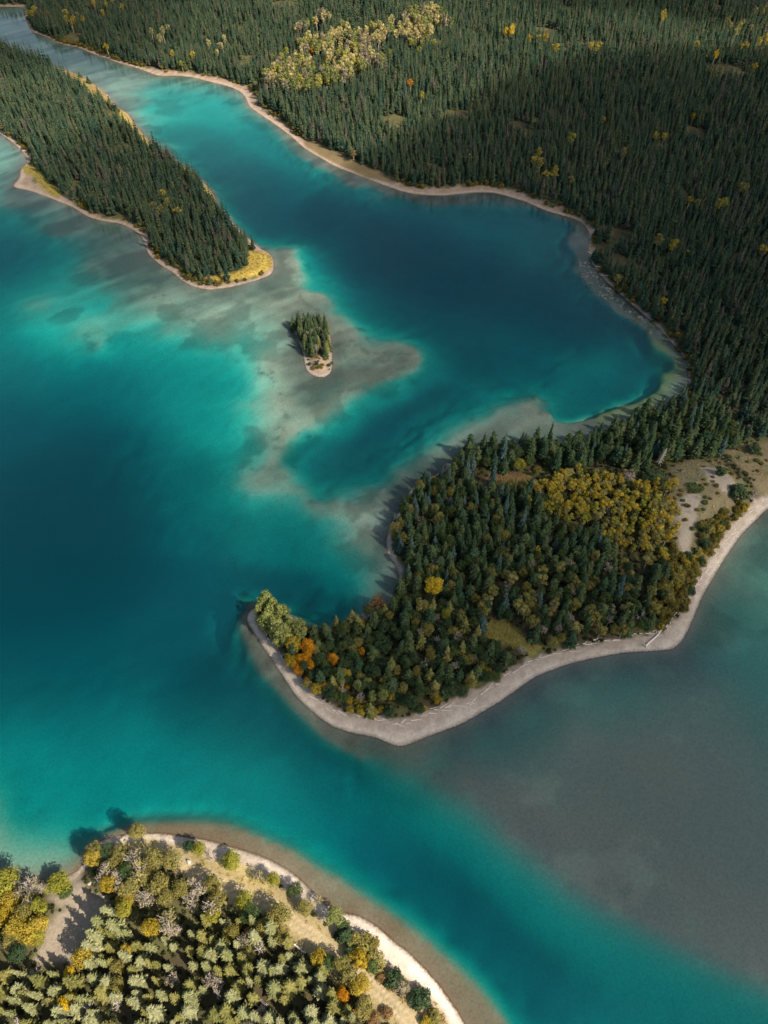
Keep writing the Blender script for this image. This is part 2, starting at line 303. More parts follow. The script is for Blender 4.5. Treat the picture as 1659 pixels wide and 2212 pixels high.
GX, GY = np.meshgrid(AX, AY); gx, gy = GX.ravel(), GY.ravel()
gs = sdf(gx, gy); gz = height(gx, gy, gs)
def lerp(a, b, t): return a + (b - a) * t[:, None]
c3 = lambda *c: np.array(c, float)
n1 = fbm(gx, gy, 5, 0.3, 4); n2 = fbm(gx, gy, 1.8, 7.7, 3); n3 = fbm(gx, gy, 25, 4.4, 4)
bw = bil(BWc, cxs, cys, gx, gy)
# land colours
floorc = lerp(np.tile(c3(.060,.048,.026), (len(gx), 1)), np.tile(c3(.085,.082,.032), (len(gx), 1)), sstep(.35, .65, n1))
beach = lerp(np.tile(c3(.31,.25,.195), (len(gx), 1)), np.tile(c3(.425,.355,.285), (len(gx), 1)), sstep(.25, .75, n2))
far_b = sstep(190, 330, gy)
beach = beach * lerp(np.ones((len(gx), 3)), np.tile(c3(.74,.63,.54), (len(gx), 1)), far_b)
rack = sstep(.45, .9, gs / np.maximum(bw, .5)) * sstep(.42, .6, n2)                    # twigs and grit at the top of the beach
beach = lerp(beach, np.tile(c3(.27,.22,.175), (len(gx), 1)), rack * .7)
fine = np.exp(-((gs / np.maximum(bw, .5) - .22) / .16)**2) * .35                            # pale swash line
beach = lerp(beach, np.tile(c3(.54,.475,.40), (len(gx), 1)), fine)
beach = beach * (1 + .55 * sstep(45, 20, gy))[:, None]                                   # headland gravel brightened: its full sun is put into the colour
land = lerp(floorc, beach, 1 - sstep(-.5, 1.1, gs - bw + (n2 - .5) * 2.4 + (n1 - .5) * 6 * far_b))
def zone(poly, soft=1.6):
    d = seg_dist(poly, gx[near_g], gy[near_g], True); r = np.zeros(len(gx))
    r[near_g] = sstep(-soft, soft, np.where(inside(poly, gx[near_g], gy[near_g]), d, -d) + (n2[near_g] - .5) * 2.2)
    return r
near_g = np.where((np.abs(gx) < 330) & (gy > -60) & (gy < 620) & (gs > -4))[0]
def paint(poly, c, amt=1.0, soft=1.2):
    global land
    land = lerp(land, np.tile(c, (len(gx), 1)) * (0.75 + .5 * n1[:, None]), zone(poly, soft) * amt * sstep(0, 1.0, gs))
paint(CLW['meadow'], c3(.40,.285,.06)); paint(CLW['spitgrass'], c3(.26,.21,.05)); paint(CLW['bankgrass'], c3(.24,.17,.075)); paint(CLW['bankgold'], c3(.32,.24,.07)); paint(CLW['bankgold2'], c3(.42,.31,.10))
paint(CLW['northgrass'], c3(.15,.11,.055)); paint(CLW['hill'], c3(.15,.125,.07)); paint(CLW['hill2'], c3(.15,.12,.07)); paint(CLW['lowgrass'], c3(.17,.15,.04)); paint(CLW['redgrass'], c3(.13,.080,.045))
paint(CLW['headgrass'], c3(.40,.31,.13)); paint(CLW['headclear'], c3(.25,.205,.155)); paint(CLW['headlow'], c3(.28,.19,.11)); paint(CLW['islefoot'], c3(.30,.22,.15))  # headclear: grey-brown gravel, darkened further in colour for the trees' shade
for g in GRAVEL: paint(g, c3(.29,.245,.19), .9, .9)
# scrub mats on the bare hill
hillm = np.maximum(zone(CLW['hill']), zone(CLW['hill2'])) * sstep(.50, .58, n2) * sstep(.40, .55, n1)
land = lerp(land, np.tile(c3(.085,.09,.045), (len(gx), 1)), hillm * .8 * (1 - np.maximum(zone(GRAVEL[0], .5), zone(GRAVEL[1], .5) * .6)))
td = np.full(len(gx), 99.); td[near_g] = seg_dist(TRACK, gx[near_g], gy[near_g])
land = lerp(land, np.tile(c3(.30,.235,.115), (len(gx), 1)) * (0.75 + .5 * n1[:, None]), 1 - sstep(2.0, 4.2, td + (n2 - .5) * 2))
land = lerp(land, np.tile(c3(.46,.37,.25), (len(gx), 1)), np.exp(-((td - .75) / .35)**2) * .75)
# lake bed colours
ru, rv = gx * .80 + gy * .60, gy * .80 - gx * .60
streak = fbm(rv * 1.0 + 7 * fbm(gx, gy, 30, 3.9, 2), ru * .22, 6, 55.0, 4) - .5
pal = bil(PALc, cxs, cys, *warp(gx, gy)) + streak * .50 * sstep(70, 20, gx) * sstep(70, 100, gy) * sstep(4, 1.5, bil(DEPc, cxs, cys, gx, gy)) + ((n1 - .5) * .22 + (n3 - .5) * .25) * (1 - .92 * sstep(0, 30, gx) * sstep(140, 100, gy))
dark = lerp(lerp(np.tile(c3(.092,.092,.072), (len(gx), 1)), np.tile(c3(.074,.079,.086), (len(gx), 1)), sstep(0, 30, gx) * sstep(120, 95, gy)), np.tile(c3(.165,.112,.068), (len(gx), 1)), sstep(16, 9, seg_dist(headW, gx, gy)))
bed = dark + (c3(.56,.555,.425) - dark) * np.clip(pal, 0, 1)[:, None]
# weed and drowned timber on the shoals
WEED = [[(640,625),(652,650),(675,662),(692,675),(703,690)],[(690,695),(720,712),(745,728),(775,748),(800,765)],[(755,745),(740,765),(715,775),(735,775),(760,758)],[(760,792),(740,782),(735,800)],[(730,775),(790,778),(830,780),(870,770)],[(800,765),(840,760),(880,765)],[(720,830),(780,812),(840,800),(880,790)],[(650,830),(700,845),(760,840),(830,815)],
 [(490,690),(520,700),(545,735),(548,770),(560,800),(590,815)],[(400,655),(450,690),(486,700)],[(330,640),(390,670),(430,700),(470,720)],[(600,925),(640,935),(690,940)],[(545,905),(560,940),(600,945)],[(1152,860),(1160,840),(1165,855)],[(585,800),(605,850),(620,900)],[(270,600),(320,625),(380,650)],[(200,540),(270,590),(350,625)],[(560,545),(600,560),(620,580)]]
wd = np.full(len(gx), 99.); nb = np.where((np.abs(gx) < 130) & (gy > 80) & (gy < 330) & (gs < 0))[0]
for w in WEED:
    wd[nb] = np.minimum(wd[nb], seg_dist(smooth_line(wl(w)), gx[nb], gy[nb]))
shoal = sstep(2.4, 1.2, bil(DEPc, cxs, cys, gx, gy)) * sstep(0, -4, gs)
weed = np.maximum(np.exp(-(wd / 1.3)**2) * sstep(.40, .62, n1 * .5 + n2 * .5) * .75, sstep(.53, .64, fbm(gx, gy, 14, 2.2, 5)) * .55 * ((gy > 100) & (gx < 120)))
bed = lerp(bed, np.tile(c3(.10,.105,.080), (len(gx), 1)), np.clip(weed * shoal, 0, 1))
# algae on the shelf at the far right
alg = np.zeros(len(gx)); q = wl([(1300,895),(1400,865),(1452,800),(1420,745)]); alg[nb] = np.exp(-(seg_dist(q, gx[nb], gy[nb]) / 4)**2)
bed = lerp(bed, np.tile(c3(.20,.235,.075), (len(gx), 1)), alg * .75)
# silt streaks on the grey shoal
stk = sstep(.60, .72, fbm(gx * .8 + gy * .35, gy * 1.0 - gx * .35, 10, 6.1, 5)) * sstep(10, 40, gx) * (gy < 120)
bed = lerp(bed, np.tile(c3(.40,.39,.31), (len(gx), 1)), stk * .10)

def grid_mesh(name, nx, ny, verts, keep=None):
    i = np.arange(nx - 1); j = np.arange(ny - 1); I, J = np.meshgrid(i, j); a = (J * nx + I).ravel()
    f = np.stack([a, a + 1, a + 1 + nx, a + nx], 1)
    if keep is not None:
        f = f[keep[f].any(1)]; used = np.unique(f); m = np.full(nx * ny, -1); m[used] = np.arange(len(used)); f = m[f]; verts = verts[used]
    else: used = np.arange(nx * ny)
    me = bpy.data.meshes.new(name); me.vertices.add(len(verts)); me.vertices.foreach_set('co', verts.ravel().astype(np.float32))
    me.loops.add(f.size); me.loops.foreach_set('vertex_index', f.ravel().astype(np.int32))
    me.polygons.add(len(f)); me.polygons.foreach_set('loop_start', np.arange(0, f.size, 4, dtype=np.int32)); me.polygons.foreach_set('loop_total', np.full(len(f), 4, np.int32))
    me.update(); me.polygons.foreach_set('use_smooth', np.ones(len(f), bool)); return me, used
def col_attr(me, name, c):
    a = me.attributes.new(name, 'FLOAT_COLOR', 'POINT'); a.data.foreach_set('color', np.hstack([c, np.ones((len(c), 1))]).astype(np.float32).ravel())

# ------------------------------------------------------------------ node helpers
def mat(name):
    m = bpy.data.materials.new(name); m.use_nodes = True; m.node_tree.nodes.clear(); return m, m.node_tree
def N(t, kind, **kw):
    n = t.nodes.new(kind)
    for k, v in kw.items():
        if k in n.inputs: n.inputs[k].default_value = v
        else: setattr(n, k, v)
    return n
def L(t, a, b): t.links.new(a, b)
def mathn(t, op, a, b=None):
    n = t.nodes.new('ShaderNodeMath'); n.operation = op
    for i, v in enumerate((a, b)):
        if v is None: continue
        if isinstance(v, (int, float)): n.inputs[i].default_value = v
        else: L(t, v, n.inputs[i])
    return n.outputs[0]

m_ground, t = mat('shore_and_lake_bed')
out = N(t, 'ShaderNodeOutputMaterial'); bs = N(t, 'ShaderNodeBsdfPrincipled'); bs.inputs['Roughness'].default_value = .95; bs.inputs['Specular IOR Level'].default_value = .15
la = N(t, 'ShaderNodeAttribute', attribute_name='land_col'); ba = N(t, 'ShaderNodeAttribute', attribute_name='bed_col')
geo = N(t, 'ShaderNodeNewGeometry'); sx = N(t, 'ShaderNodeSeparateXYZ'); L(t, geo.outputs['Position'], sx.inputs[0])
nf = N(t, 'ShaderNodeTexNoise', Scale=1.6, Detail=6, Roughness=.7); L(t, geo.outputs['Position'], nf.inputs['Vector'])
ng = N(t, 'ShaderNodeTexNoise', Scale=5.5, Detail=3, Roughness=.7); L(t, geo.outputs['Position'], ng.inputs['Vector'])
zz = mathn(t, 'ADD', sx.outputs[2], mathn(t, 'MULTIPLY', mathn(t, 'SUBTRACT', nf.outputs['Fac'], .5), .10))
mr = N(t, 'ShaderNodeMapRange'); mr.inputs[1].default_value = -.005; mr.inputs[2].default_value = .035; L(t, zz, mr.inputs[0])
mx = N(t, 'ShaderNodeMixRGB'); L(t, mr.outputs[0], mx.inputs[0]); L(t, ba.outputs['Color'], mx.inputs[1]); L(t, la.outputs['Color'], mx.inputs[2])
wet = N(t, 'ShaderNodeMapRange'); wet.inputs[1].default_value = .04; wet.inputs[2].default_value = .10; wet.inputs[3].default_value = .72; wet.inputs[4].default_value = 1.0; L(t, zz, wet.inputs[0])
isl = mathn(t, 'GREATER_THAN', sx.outputs[2], -.03)
wetf = mathn(t, 'ADD', mathn(t, 'MULTIPLY', wet.outputs[0], isl), mathn(t, 'SUBTRACT', 1.0, isl))
gr = mathn(t, 'ADD', mathn(t, 'MULTIPLY', nf.outputs['Fac'], .9), mathn(t, 'MULTIPLY', ng.outputs['Fac'], .7))
gv = N(t, 'ShaderNodeMapRange'); gv.inputs[1].default_value = .45; gv.inputs[2].default_value = 1.15; gv.inputs[3].default_value = .62; gv.inputs[4].default_value = 1.38; L(t, gr, gv.inputs[0])
mm = N(t, 'ShaderNodeMixRGB', blend_type='MULTIPLY'); mm.inputs[0].default_value = 1; L(t, mx.outputs[0], mm.inputs[1]); L(t, mathn(t, 'MULTIPLY', gv.outputs[0], wetf), mm.inputs[2])
bp = N(t, 'ShaderNodeBump', Strength=.5, Distance=.25); L(t, gr, bp.inputs['Height'])
L(t, mm.outputs[0], bs.inputs['Base Color']); L(t, bp.outputs[0], bs.inputs['Normal']); L(t, bs.outputs[0], out.inputs[0])

gme, _ = grid_mesh('ground', NX, NY, np.stack([gx, gy, gz], 1)); col_attr(gme, 'land_col', np.clip(land, 0, 1)); col_attr(gme, 'bed_col', np.clip(bed, 0, 1))
gme.materials.append(m_ground); ground_ob = bpy.data.objects.new('ground', gme); COL.objects.link(ground_ob); ground_ob['kind'] = 'structure'

# ------------------------------------------------------------------ water: what the lake bed sends up is filtered by depth, the silt in it sends blue-green back
m_water, t = mat('lake_water')
out = N(t, 'ShaderNodeOutputMaterial'); da = N(t, 'ShaderNodeAttribute', attribute_name='depth')
dv = da.outputs['Fac']
K = (1.05, .208, .190)                     # absorption per metre, one way
tr = N(t, 'ShaderNodeCombineXYZ'); s2 = N(t, 'ShaderNodeCombineXYZ'); SINF = (.0, .029, .039)
for i, k in enumerate(K):
    e = mathn(t, 'POWER', math.exp(-k), dv); L(t, e, tr.inputs[i])
    L(t, mathn(t, 'MULTIPLY', mathn(t, 'SUBTRACT', 1.0, mathn(t, 'MULTIPLY', e, e)), SINF[i]), s2.inputs[i])
tb = N(t, 'ShaderNodeBsdfTransparent'); L(t, tr.outputs[0], tb.inputs[0]); df = N(t, 'ShaderNodeBsdfDiffuse'); L(t, s2.outputs[0], df.inputs[0])
ad = N(t, 'ShaderNodeAddShader'); L(t, tb.outputs[0], ad.inputs[0]); L(t, df.outputs[0], ad.inputs[1])
geo = N(t, 'ShaderNodeNewGeometry'); wn = N(t, 'ShaderNodeTexNoise', Scale=.55, Detail=4, Roughness=.55); mp = N(t, 'ShaderNodeMapping'); mp.inputs['Scale'].default_value = (1, 1.8, 1); mp.inputs['Rotation'].default_value = (0, 0, .5)
L(t, geo.outputs['Position'], mp.inputs['Vector']); L(t, mp.outputs[0], wn.inputs['Vector'])
bp = N(t, 'ShaderNodeBump', Strength=.12, Distance=.06); L(t, wn.outputs['Fac'], bp.inputs['Height'])
gl = N(t, 'ShaderNodeBsdfGlossy', Roughness=.03); L(t, bp.outputs[0], gl.inputs['Normal']); fr = N(t, 'ShaderNodeFresnel', IOR=1.333); L(t, bp.outputs[0], fr.inputs['Normal'])
mxs = N(t, 'ShaderNodeMixShader'); L(t, fr.outputs[0], mxs.inputs[0]); L(t, ad.outputs[0], mxs.inputs[1]); L(t, gl.outputs[0], mxs.inputs[2]); L(t, mxs.outputs[0], out.inputs[0])
wv = np.stack([gx, gy, np.zeros_like(gx)], 1)
wme, used = grid_mesh('water', NX, NY, wv, keep=(gs < 2.5))
a = wme.attributes.new('depth', 'FLOAT', 'POINT'); a.data.foreach_set('value', np.maximum(-gz[used], 0).astype(np.float32))
wme.materials.append(m_water); water = bpy.data.objects.new('water', wme); COL.objects.link(water); water['kind'] = 'structure'

# ------------------------------------------------------------------ clouds that shade parts of the lake and forest
m_cloud, t = mat('cloud_vapour')
out = N(t, 'ShaderNodeOutputMaterial'); pv = N(t, 'ShaderNodeVolumePrincipled'); pv.inputs['Color'].default_value = (.93, .94, .96, 1); pv.inputs['Density'].default_value = .02
L(t, pv.outputs[0], out.inputs['Volume'])
CLOUD_Z, SIG = 520.0, .02
def cloud(px, py, rx, ry, transmit, rot=0.0):
    """ellipsoidal cumulus whose shadow falls round a surveyed place"""
    x, y = ground(px, py); h = CLOUD_Z / tan(SUN_EL)
    tau = -math.log(transmit); half = tau / SIG / 2 * sin(SUN_EL)
    vs, fs = [], []; nu, nv = 28, 14; sd_ = random.random() * 50
    for j in range(nv + 1):
        th = pi * j / nv
        for i in range(nu):
            ph = 2 * pi * i / nu
            p = Vector((sin(th)*cos(ph), sin(th)*sin(ph), cos(th)))
            k = 1 + .10 * sin(3*ph + px) * sin(th) + .06 * sin(5*ph + py) * sin(th) + .05 * cos(4*th + px)
            vs.append((p.x*rx*k, p.y*ry*k, p.z*half*k))
    for j in range(nv):
        for i in range(nu):
            fs.append((j*nu+i, j*nu+(i+1) % nu, (j+1)*nu+(i+1) % nu, (j+1)*nu+i))
    me = bpy.data.meshes.new('cloud'); me.from_pydata(vs, [], [tuple(reversed(f)) for f in fs]); me.materials.append(m_cloud)
    o = bpy.data.objects.new('cloud', me); COL.objects.link(o); o['kind'] = 'structure'
    o.location = (x + cos(SUN_AZ)*h, y + sin(SUN_AZ)*h, CLOUD_Z + random.uniform(-10, 10)); o.rotation_euler[2] = rot
cloud(1290, 760, 135, 130, .36, .3); cloud(1500, 400, 190, 175, .11, .1); cloud(120, 1120, 50, 42, .55, .5); cloud(30, 60, 140, 100, .32)
cloud(1480, 20, 170, 80, .32); cloud(1300, 1480, 150, 60, .26, -.6); cloud(860, 1500, 52, 32, .34, .2); cloud(250, 450, 105, 95, .40, .8)
# ------------------------------------------------------------------ plants: materials
def leaf_mat(name, c1, c2, trans=.25, spread=.5):
    m, t = mat(name); out = N(t, 'ShaderNodeOutputMaterial'); oi = N(t, 'ShaderNodeObjectInfo'); ta = N(t, 'ShaderNodeAttribute', attribute_name='tone')
    mx = N(t, 'ShaderNodeMixRGB'); mx.inputs[1].default_value = (*c1, 1); mx.inputs[2].default_value = (*c2, 1); L(t, oi.outputs['Random'], mx.inputs[0])
    k = mathn(t, 'ADD', mathn(t, 'MULTIPLY', ta.outputs['Fac'], spread), 1 - spread / 2)
    mm = N(t, 'ShaderNodeMixRGB', blend_type='MULTIPLY'); mm.inputs[0].default_value = 1; L(t, mx.outputs[0], mm.inputs[1]); L(t, k, mm.inputs[2])
    d = N(t, 'ShaderNodeBsdfDiffuse'); L(t, mm.outputs[0], d.inputs[0]); tl = N(t, 'ShaderNodeBsdfTranslucent'); L(t, mm.outputs[0], tl.inputs[0])
    ms = N(t, 'ShaderNodeMixShader'); ms.inputs[0].default_value = trans; L(t, d.outputs[0], ms.inputs[1]); L(t, tl.outputs[0], ms.inputs[2]); L(t, ms.outputs[0], out.inputs[0])
    return m
def plain_mat(name, c, var=.3, rough=.9, sc=6.0):
    m, t = mat(name); out = N(t, 'ShaderNodeOutputMaterial'); bs = N(t, 'ShaderNodeBsdfPrincipled', Roughness=rough); bs.inputs['Specular IOR Level'].default_value = .2
    tcn = N(t, 'ShaderNodeTexCoord'); nn = N(t, 'ShaderNodeTexNoise', Scale=sc, Detail=4); L(t, tcn.outputs['Object'], nn.inputs['Vector']); oi = N(t, 'ShaderNodeObjectInfo')
    k = mathn(t, 'ADD', mathn(t, 'MULTIPLY', nn.outputs['Fac'], var * 2), mathn(t, 'ADD', mathn(t, 'MULTIPLY', oi.outputs['Random'], var), 1 - var * 1.5))
    mm = N(t, 'ShaderNodeMixRGB', blend_type='MULTIPLY'); mm.inputs[0].default_value = 1; mm.inputs[1].default_value = (*c, 1); L(t, k, mm.inputs[2]); L(t, mm.outputs[0], bs.inputs[0])
    bp = N(t, 'ShaderNodeBump', Strength=.4, Distance=.03); L(t, nn.outputs['Fac'], bp.inputs['Height']); L(t, bp.outputs[0], bs.inputs['Normal']); L(t, bs.outputs[0], out.inputs[0]); return m
LM = {
 'spruce': leaf_mat('spruce_needles', (.030,.058,.030), (.060,.082,.034), .12, .7), 'bluespruce': leaf_mat('blue_spruce_needles', (.050,.085,.075), (.065,.10,.080), .1, .7),
 'pine': leaf_mat('pine_needles', (.165,.172,.070), (.225,.225,.115), .15, .7), 'pinedark': leaf_mat('dark_pine_needles', (.125,.125,.038), (.190,.172,.055), .15, .7),  # headland pine tints raised, putting some of the sunshine into the colour
 'darkpine': leaf_mat('peninsula_pine_needles', (.034,.062,.032), (.074,.092,.036), .12, .8),
 'far': leaf_mat('forest_needles', (.024,.052,.036), (.068,.084,.040), .12, .8),
 'fardry': leaf_mat('dry_grey_needles', (.070,.062,.050), (.10,.085,.065), .1, .8),
 'green': leaf_mat('green_leaves', (.050,.085,.030), (.085,.105,.035), .25, .8), 'dkgreen': leaf_mat('dark_green_leaves', (.038,.066,.030), (.060,.085,.038), .2, .8),
 'olive': leaf_mat('olive_leaves', (.185,.160,.040), (.245,.215,.070), .25, .8), 'gold': leaf_mat('golden_leaves', (.30,.215,.022), (.36,.275,.045), .3, .7),
 'lime': leaf_mat('yellow_green_leaves', (.22,.225,.035), (.28,.255,.040), .3, .8), 'orange': leaf_mat('orange_leaves', (.42,.175,.012), (.46,.215,.018), .3, .8),
 'pale': leaf_mat('pale_green_leaves', (.165,.190,.055), (.205,.215,.070), .25, .9), 'yellow': leaf_mat('bright_yellow_leaves', (.56,.37,.02), (.60,.42,.04), .3, .7),
 'brown': leaf_mat('russet_leaves', (.16,.095,.04), (.20,.125,.055), .2, .8), 'greyleaf': leaf_mat('thin_grey_leaves', (.20,.17,.105), (.26,.215,.15), .2, .9),
 'farlit': leaf_mat('sunlit_aspen_leaves', (.38,.33,.14), (.48,.39,.16), .3, .7),  # far aspens, with the sunlit patch's brightness put into the leaf tint
 'scrub': leaf_mat('scrub_leaves', (.105,.095,.026), (.19,.145,.03), .25, .9),
}
m_bark = plain_mat('dark_bark', (.10,.075,.055)); m_pale = plain_mat('pale_bark', (.42,.37,.31)); m_dead = plain_mat('grey_dead_wood', (.42,.36,.32)); m_drift = plain_mat('bleached_driftwood', (.62,.55,.48), .25)

# ------------------------------------------------------------------ plants: shapes
class MB:
    def __init__(s): s.v = []; s.f = []; s.t = []; s.m = []
    def tri(s, pts, tone, mi=0):
        b = len(s.v); s.v += [tuple(p) for p in pts]; s.f.append(tuple(range(b, b + len(pts)))); s.t += [tone] * len(pts); s.m.append(mi)
    def tube(s, path, radii, n=5, mi=0):
        rings = []
        for k, p in enumerate(path):
            p = Vector(p); d = (Vector(path[min(k+1, len(path)-1)]) - Vector(path[max(k-1, 0)])).normalized()
            u = d.orthogonal().normalized(); w = d.cross(u); b = len(s.v)
            for i in range(n):
                a = 2*pi*i/n; s.v.append(tuple(p + (u*cos(a) + w*sin(a)) * radii[k])); s.t.append(.5)
            rings.append(b)
        for k in range(len(rings) - 1):
            for i in range(n):
                s.f.append((rings[k]+i, rings[k]+(i+1) % n, rings[k+1]+(i+1) % n, rings[k+1]+i)); s.m.append(mi)
        s.f.append(tuple(reversed(range(rings[0], rings[0] + n)))); s.m.append(mi); s.f.append(tuple(range(rings[-1], rings[-1] + n))); s.m.append(mi)
    def mesh(s, name, mats):
        me = bpy.data.meshes.new(name); me.from_pydata(s.v, [], s.f)
        a = me.attributes.new('tone', 'FLOAT', 'POINT'); a.data.foreach_set('value', np.array(s.t, np.float32))
        for m in mats: me.materials.append(m)
        me.polygons.foreach_set('material_index', np.array(s.m, np.int32)); me.update(); return me
U = random.uniform
def conifer_crown(mb, h, r, whorls, nb, base=.10, droop=.35, power=.85, fat=.40, mi=0):
    for k in range(whorls):
        f = (k + U(-.3, .3)) / whorls; z = h * (base + (1 - base) * max(f, 0)); rr = r * max(1 - f, .04)**power * U(.78, 1.15)
        n = max(4, int(nb * (1 - .45 * f))); a0 = U(0, 6.28)
        for i in range(n):
            a = a0 + 2*pi*i/n + U(-.25, .25); q = rr * U(.68, 1.18); ca, sa = cos(a), sin(a); w = q * fat * U(.8, 1.2); dr = droop * q * U(.6, 1.3)
            rise = .10 * q
            root = (0, 0, z + .12*q); tip = (ca*q, sa*q, z - dr); mid = .55*q
            c = (ca*mid, sa*mid, z + rise - dr*.25)
            l = (ca*mid*.9 - sa*w, sa*mid*.9 + ca*w, z - dr*.85 - .22*w); rr_ = (ca*mid*.9 + sa*w, sa*mid*.9 - ca*w, z - dr*.85 - .22*w)
            tn = random.random()
            mb.tri((root, l, c), tn, mi); mb.tri((root, c, rr_), tn, mi); mb.tri((c, l, tip), tn, mi); mb.tri((c, tip, rr_), tn, mi)
    mb.tri(((.06*r, 0, h*.9), (-.04*r, .05*r, h*.9), (0, 0, h*1.04)), .6, mi); mb.tri(((-.04*r, .05*r, h*.9), (-.03*r, -.06*r, h*.9), (0, 0, h*1.04)), .6, mi)
def leaf_clump(mb, c, r, n, size, squash=.8, mi=0):
    tone = U(.15, .85)
    for _ in range(n):
        d = Vector((random.gauss(0, 1), random.gauss(0, 1), random.gauss(0, 1) + .35)).normalized(); q = r * U(.72, 1.08)
        p = Vector(c) + Vector((d.x*q, d.y*q, d.z*q*squash))
        nrm = (d + Vector((U(-.8, .8), U(-.8, .8), U(-.5, .9)))).normalized(); u = nrm.orthogonal().normalized(); w = nrm.cross(u); a = U(0, 6.28)
        e1 = (u*cos(a) + w*sin(a)) * size * U(.6, 1.25); e2 = (w*cos(a) - u*sin(a)) * size * U(.45, .9)
        mb.tri((p - e1, p - e2*.9, p + e1, p + e2), min(1, max(0, tone + U(-.25, .25))), mi)
def broadleaf_parts(h, r, clumps, per, size, base=.30, egg=1.0, limbs=6):
    tr = MB(); cr = MB(); lean = (U(-.06, .06)*h, U(-.06, .06)*h)
    top = (lean[0], lean[1], h*.72)
    tr.tube([(0, 0, -.25), (lean[0]*.3, lean[1]*.3, h*.3), top], [.028*h*.55, .021*h*.55, .008*h], 6)
    ctr = []
    for k in range(clumps):
        f = (k + .5) / clumps; zz_ = 1 - 2*f; a = k*2.39996 + U(-.5, .5); q = math.sqrt(max(0, 1 - zz_*zz_)) * U(.45, .80)
        ctr.append((lean[0] + cos(a)*q*r, lean[1] + sin(a)*q*r, h*(base + (1-base)/2) + zz_*h*(1-base)/2*U(.6, .82)*egg))
    for k, c in enumerate(ctr):
        if k < limbs * 2 and k % 2 == 0:
            z0 = U(.25, .6)*h; s = (lean[0]*z0/h, lean[1]*z0/h, z0); m_ = ((s[0]+c[0])/2, (s[1]+c[1])/2, (s[2]+c[2])/2 + .04*h)
            tr.tube([s, m_, c], [.011*h, .007*h, .003*h], 4)
        leaf_clump(cr, c, r*U(.34, .52), per, size)
    return tr, cr
def bare_parts(h, r, n1=9, n2=6, thick=1.0):
    tr = MB(); br = MB(); tr.tube([(0, 0, -.2), (U(-.1, .1), U(-.1, .1), h*.45), (U(-.3, .3), U(-.3, .3), h*.95)], [.022*h*thick, .016*h*thick, .004*h], 6)
    for i in range(n1):
        a = i*2.4 + U(-.4, .4); z0 = h*U(.25, .7); e = Vector((cos(a)*r*U(.6, 1), sin(a)*r*U(.6, 1), min(h, z0 + h*U(.15, .4)))); s = Vector((0, 0, z0)); m_ = (s + e)/2 + Vector((0, 0, -.05*h))
        br.tube([s, m_, e], [.010*h*thick, .007*h*thick, .003*h*thick], 4)
        for j in range(n2):
            t_ = U(.25, .95); b = s.lerp(e, t_); d = Vector((U(-1, 1), U(-1, 1), U(.1, 1))).normalized() * r * U(.25, .5)
            br.tube([b, b + d*.55 + Vector((0, 0, .03*h)), b + d], [.0055*h*thick, .004*h*thick, .002*h*thick], 3)
    return tr, br
def conifer_parts(h, r, wh, nb, **kw):
    tr = MB(); tr.tube([(0, 0, -.3), (U(-.05, .05), U(-.05, .05), h*.5), (0, 0, h*.97)], [.016*h, .011*h, .002*h], 6)
    cr = MB(); conifer_crown(cr, h, r, wh, nb, **kw); return tr, cr
def proto(name, parts, mats, n):
    out = []
    for _ in range(n):
        a, b = parts(); out.append((a.mesh(name + '_trunk', [mats[0]]), b.mesh(name + '_crown', [mats[1]])))
    return out
PROTO = {   # unit height about 10 m; scaled per tree
 'spruce': proto('spruce', lambda: conifer_parts(10, U(1.35, 1.75), 20, 10, droop=.40, fat=.36, power=.78), (m_bark, LM['spruce']), 6),
 'pine': proto('pine', lambda: conifer_parts(10, U(1.9, 2.3), 16, 11, base=.18, droop=U(-.02, .14), power=U(.42, .60), fat=.30), (m_bark, LM['pine']), 7),
 'broadleaf': proto('broadleaf', lambda: broadleaf_parts(10, U(2.6, 3.2), 18, 125, .22), (m_bark, LM['olive']), 7),
 'cottonwood': proto('cottonwood', lambda: broadleaf_parts(10, U(2.1, 2.5), 17, 115, .25, base=.12, egg=1.1), (m_bark, LM['pale']), 4),
 'aspen': proto('aspen', lambda: broadleaf_parts(10, U(1.5, 1.9), 9, 95, .21, base=.42), (m_pale, LM['gold']), 5),
 'shrub': proto('shrub', lambda: broadleaf_parts(10, U(4.4, 5.6), 14, 95, .55, base=.05, limbs=5), (m_bark, LM['green']), 5),
 'bare': proto('bare', lambda: bare_parts(10, U(2.5, 3.2)), (m_dead, m_dead), 4),
}
# half-bare trees: fine grey twigs with the last thin leaves on them
for k in range(4):
    tr, br = bare_parts(10, 2.7, 10, 6)
    cr = MB(); cr.v, cr.f, cr.t, cr.m = list(br.v), list(br.f), list(br.t), [1]*len(br.m)
    for c in range(12):
        a = c*2.4; q = U(.3, .8)*2.7; leaf_clump(cr, (cos(a)*q, sin(a)*q, U(4.5, 8.8)), U(.8, 1.2), 26, .30)
    PROTO.setdefault('halfbare', []).append((tr.mesh('half_bare_trunk', [m_dead]), cr.mesh('half_bare_crown', [LM['greyleaf'], m_dead])))

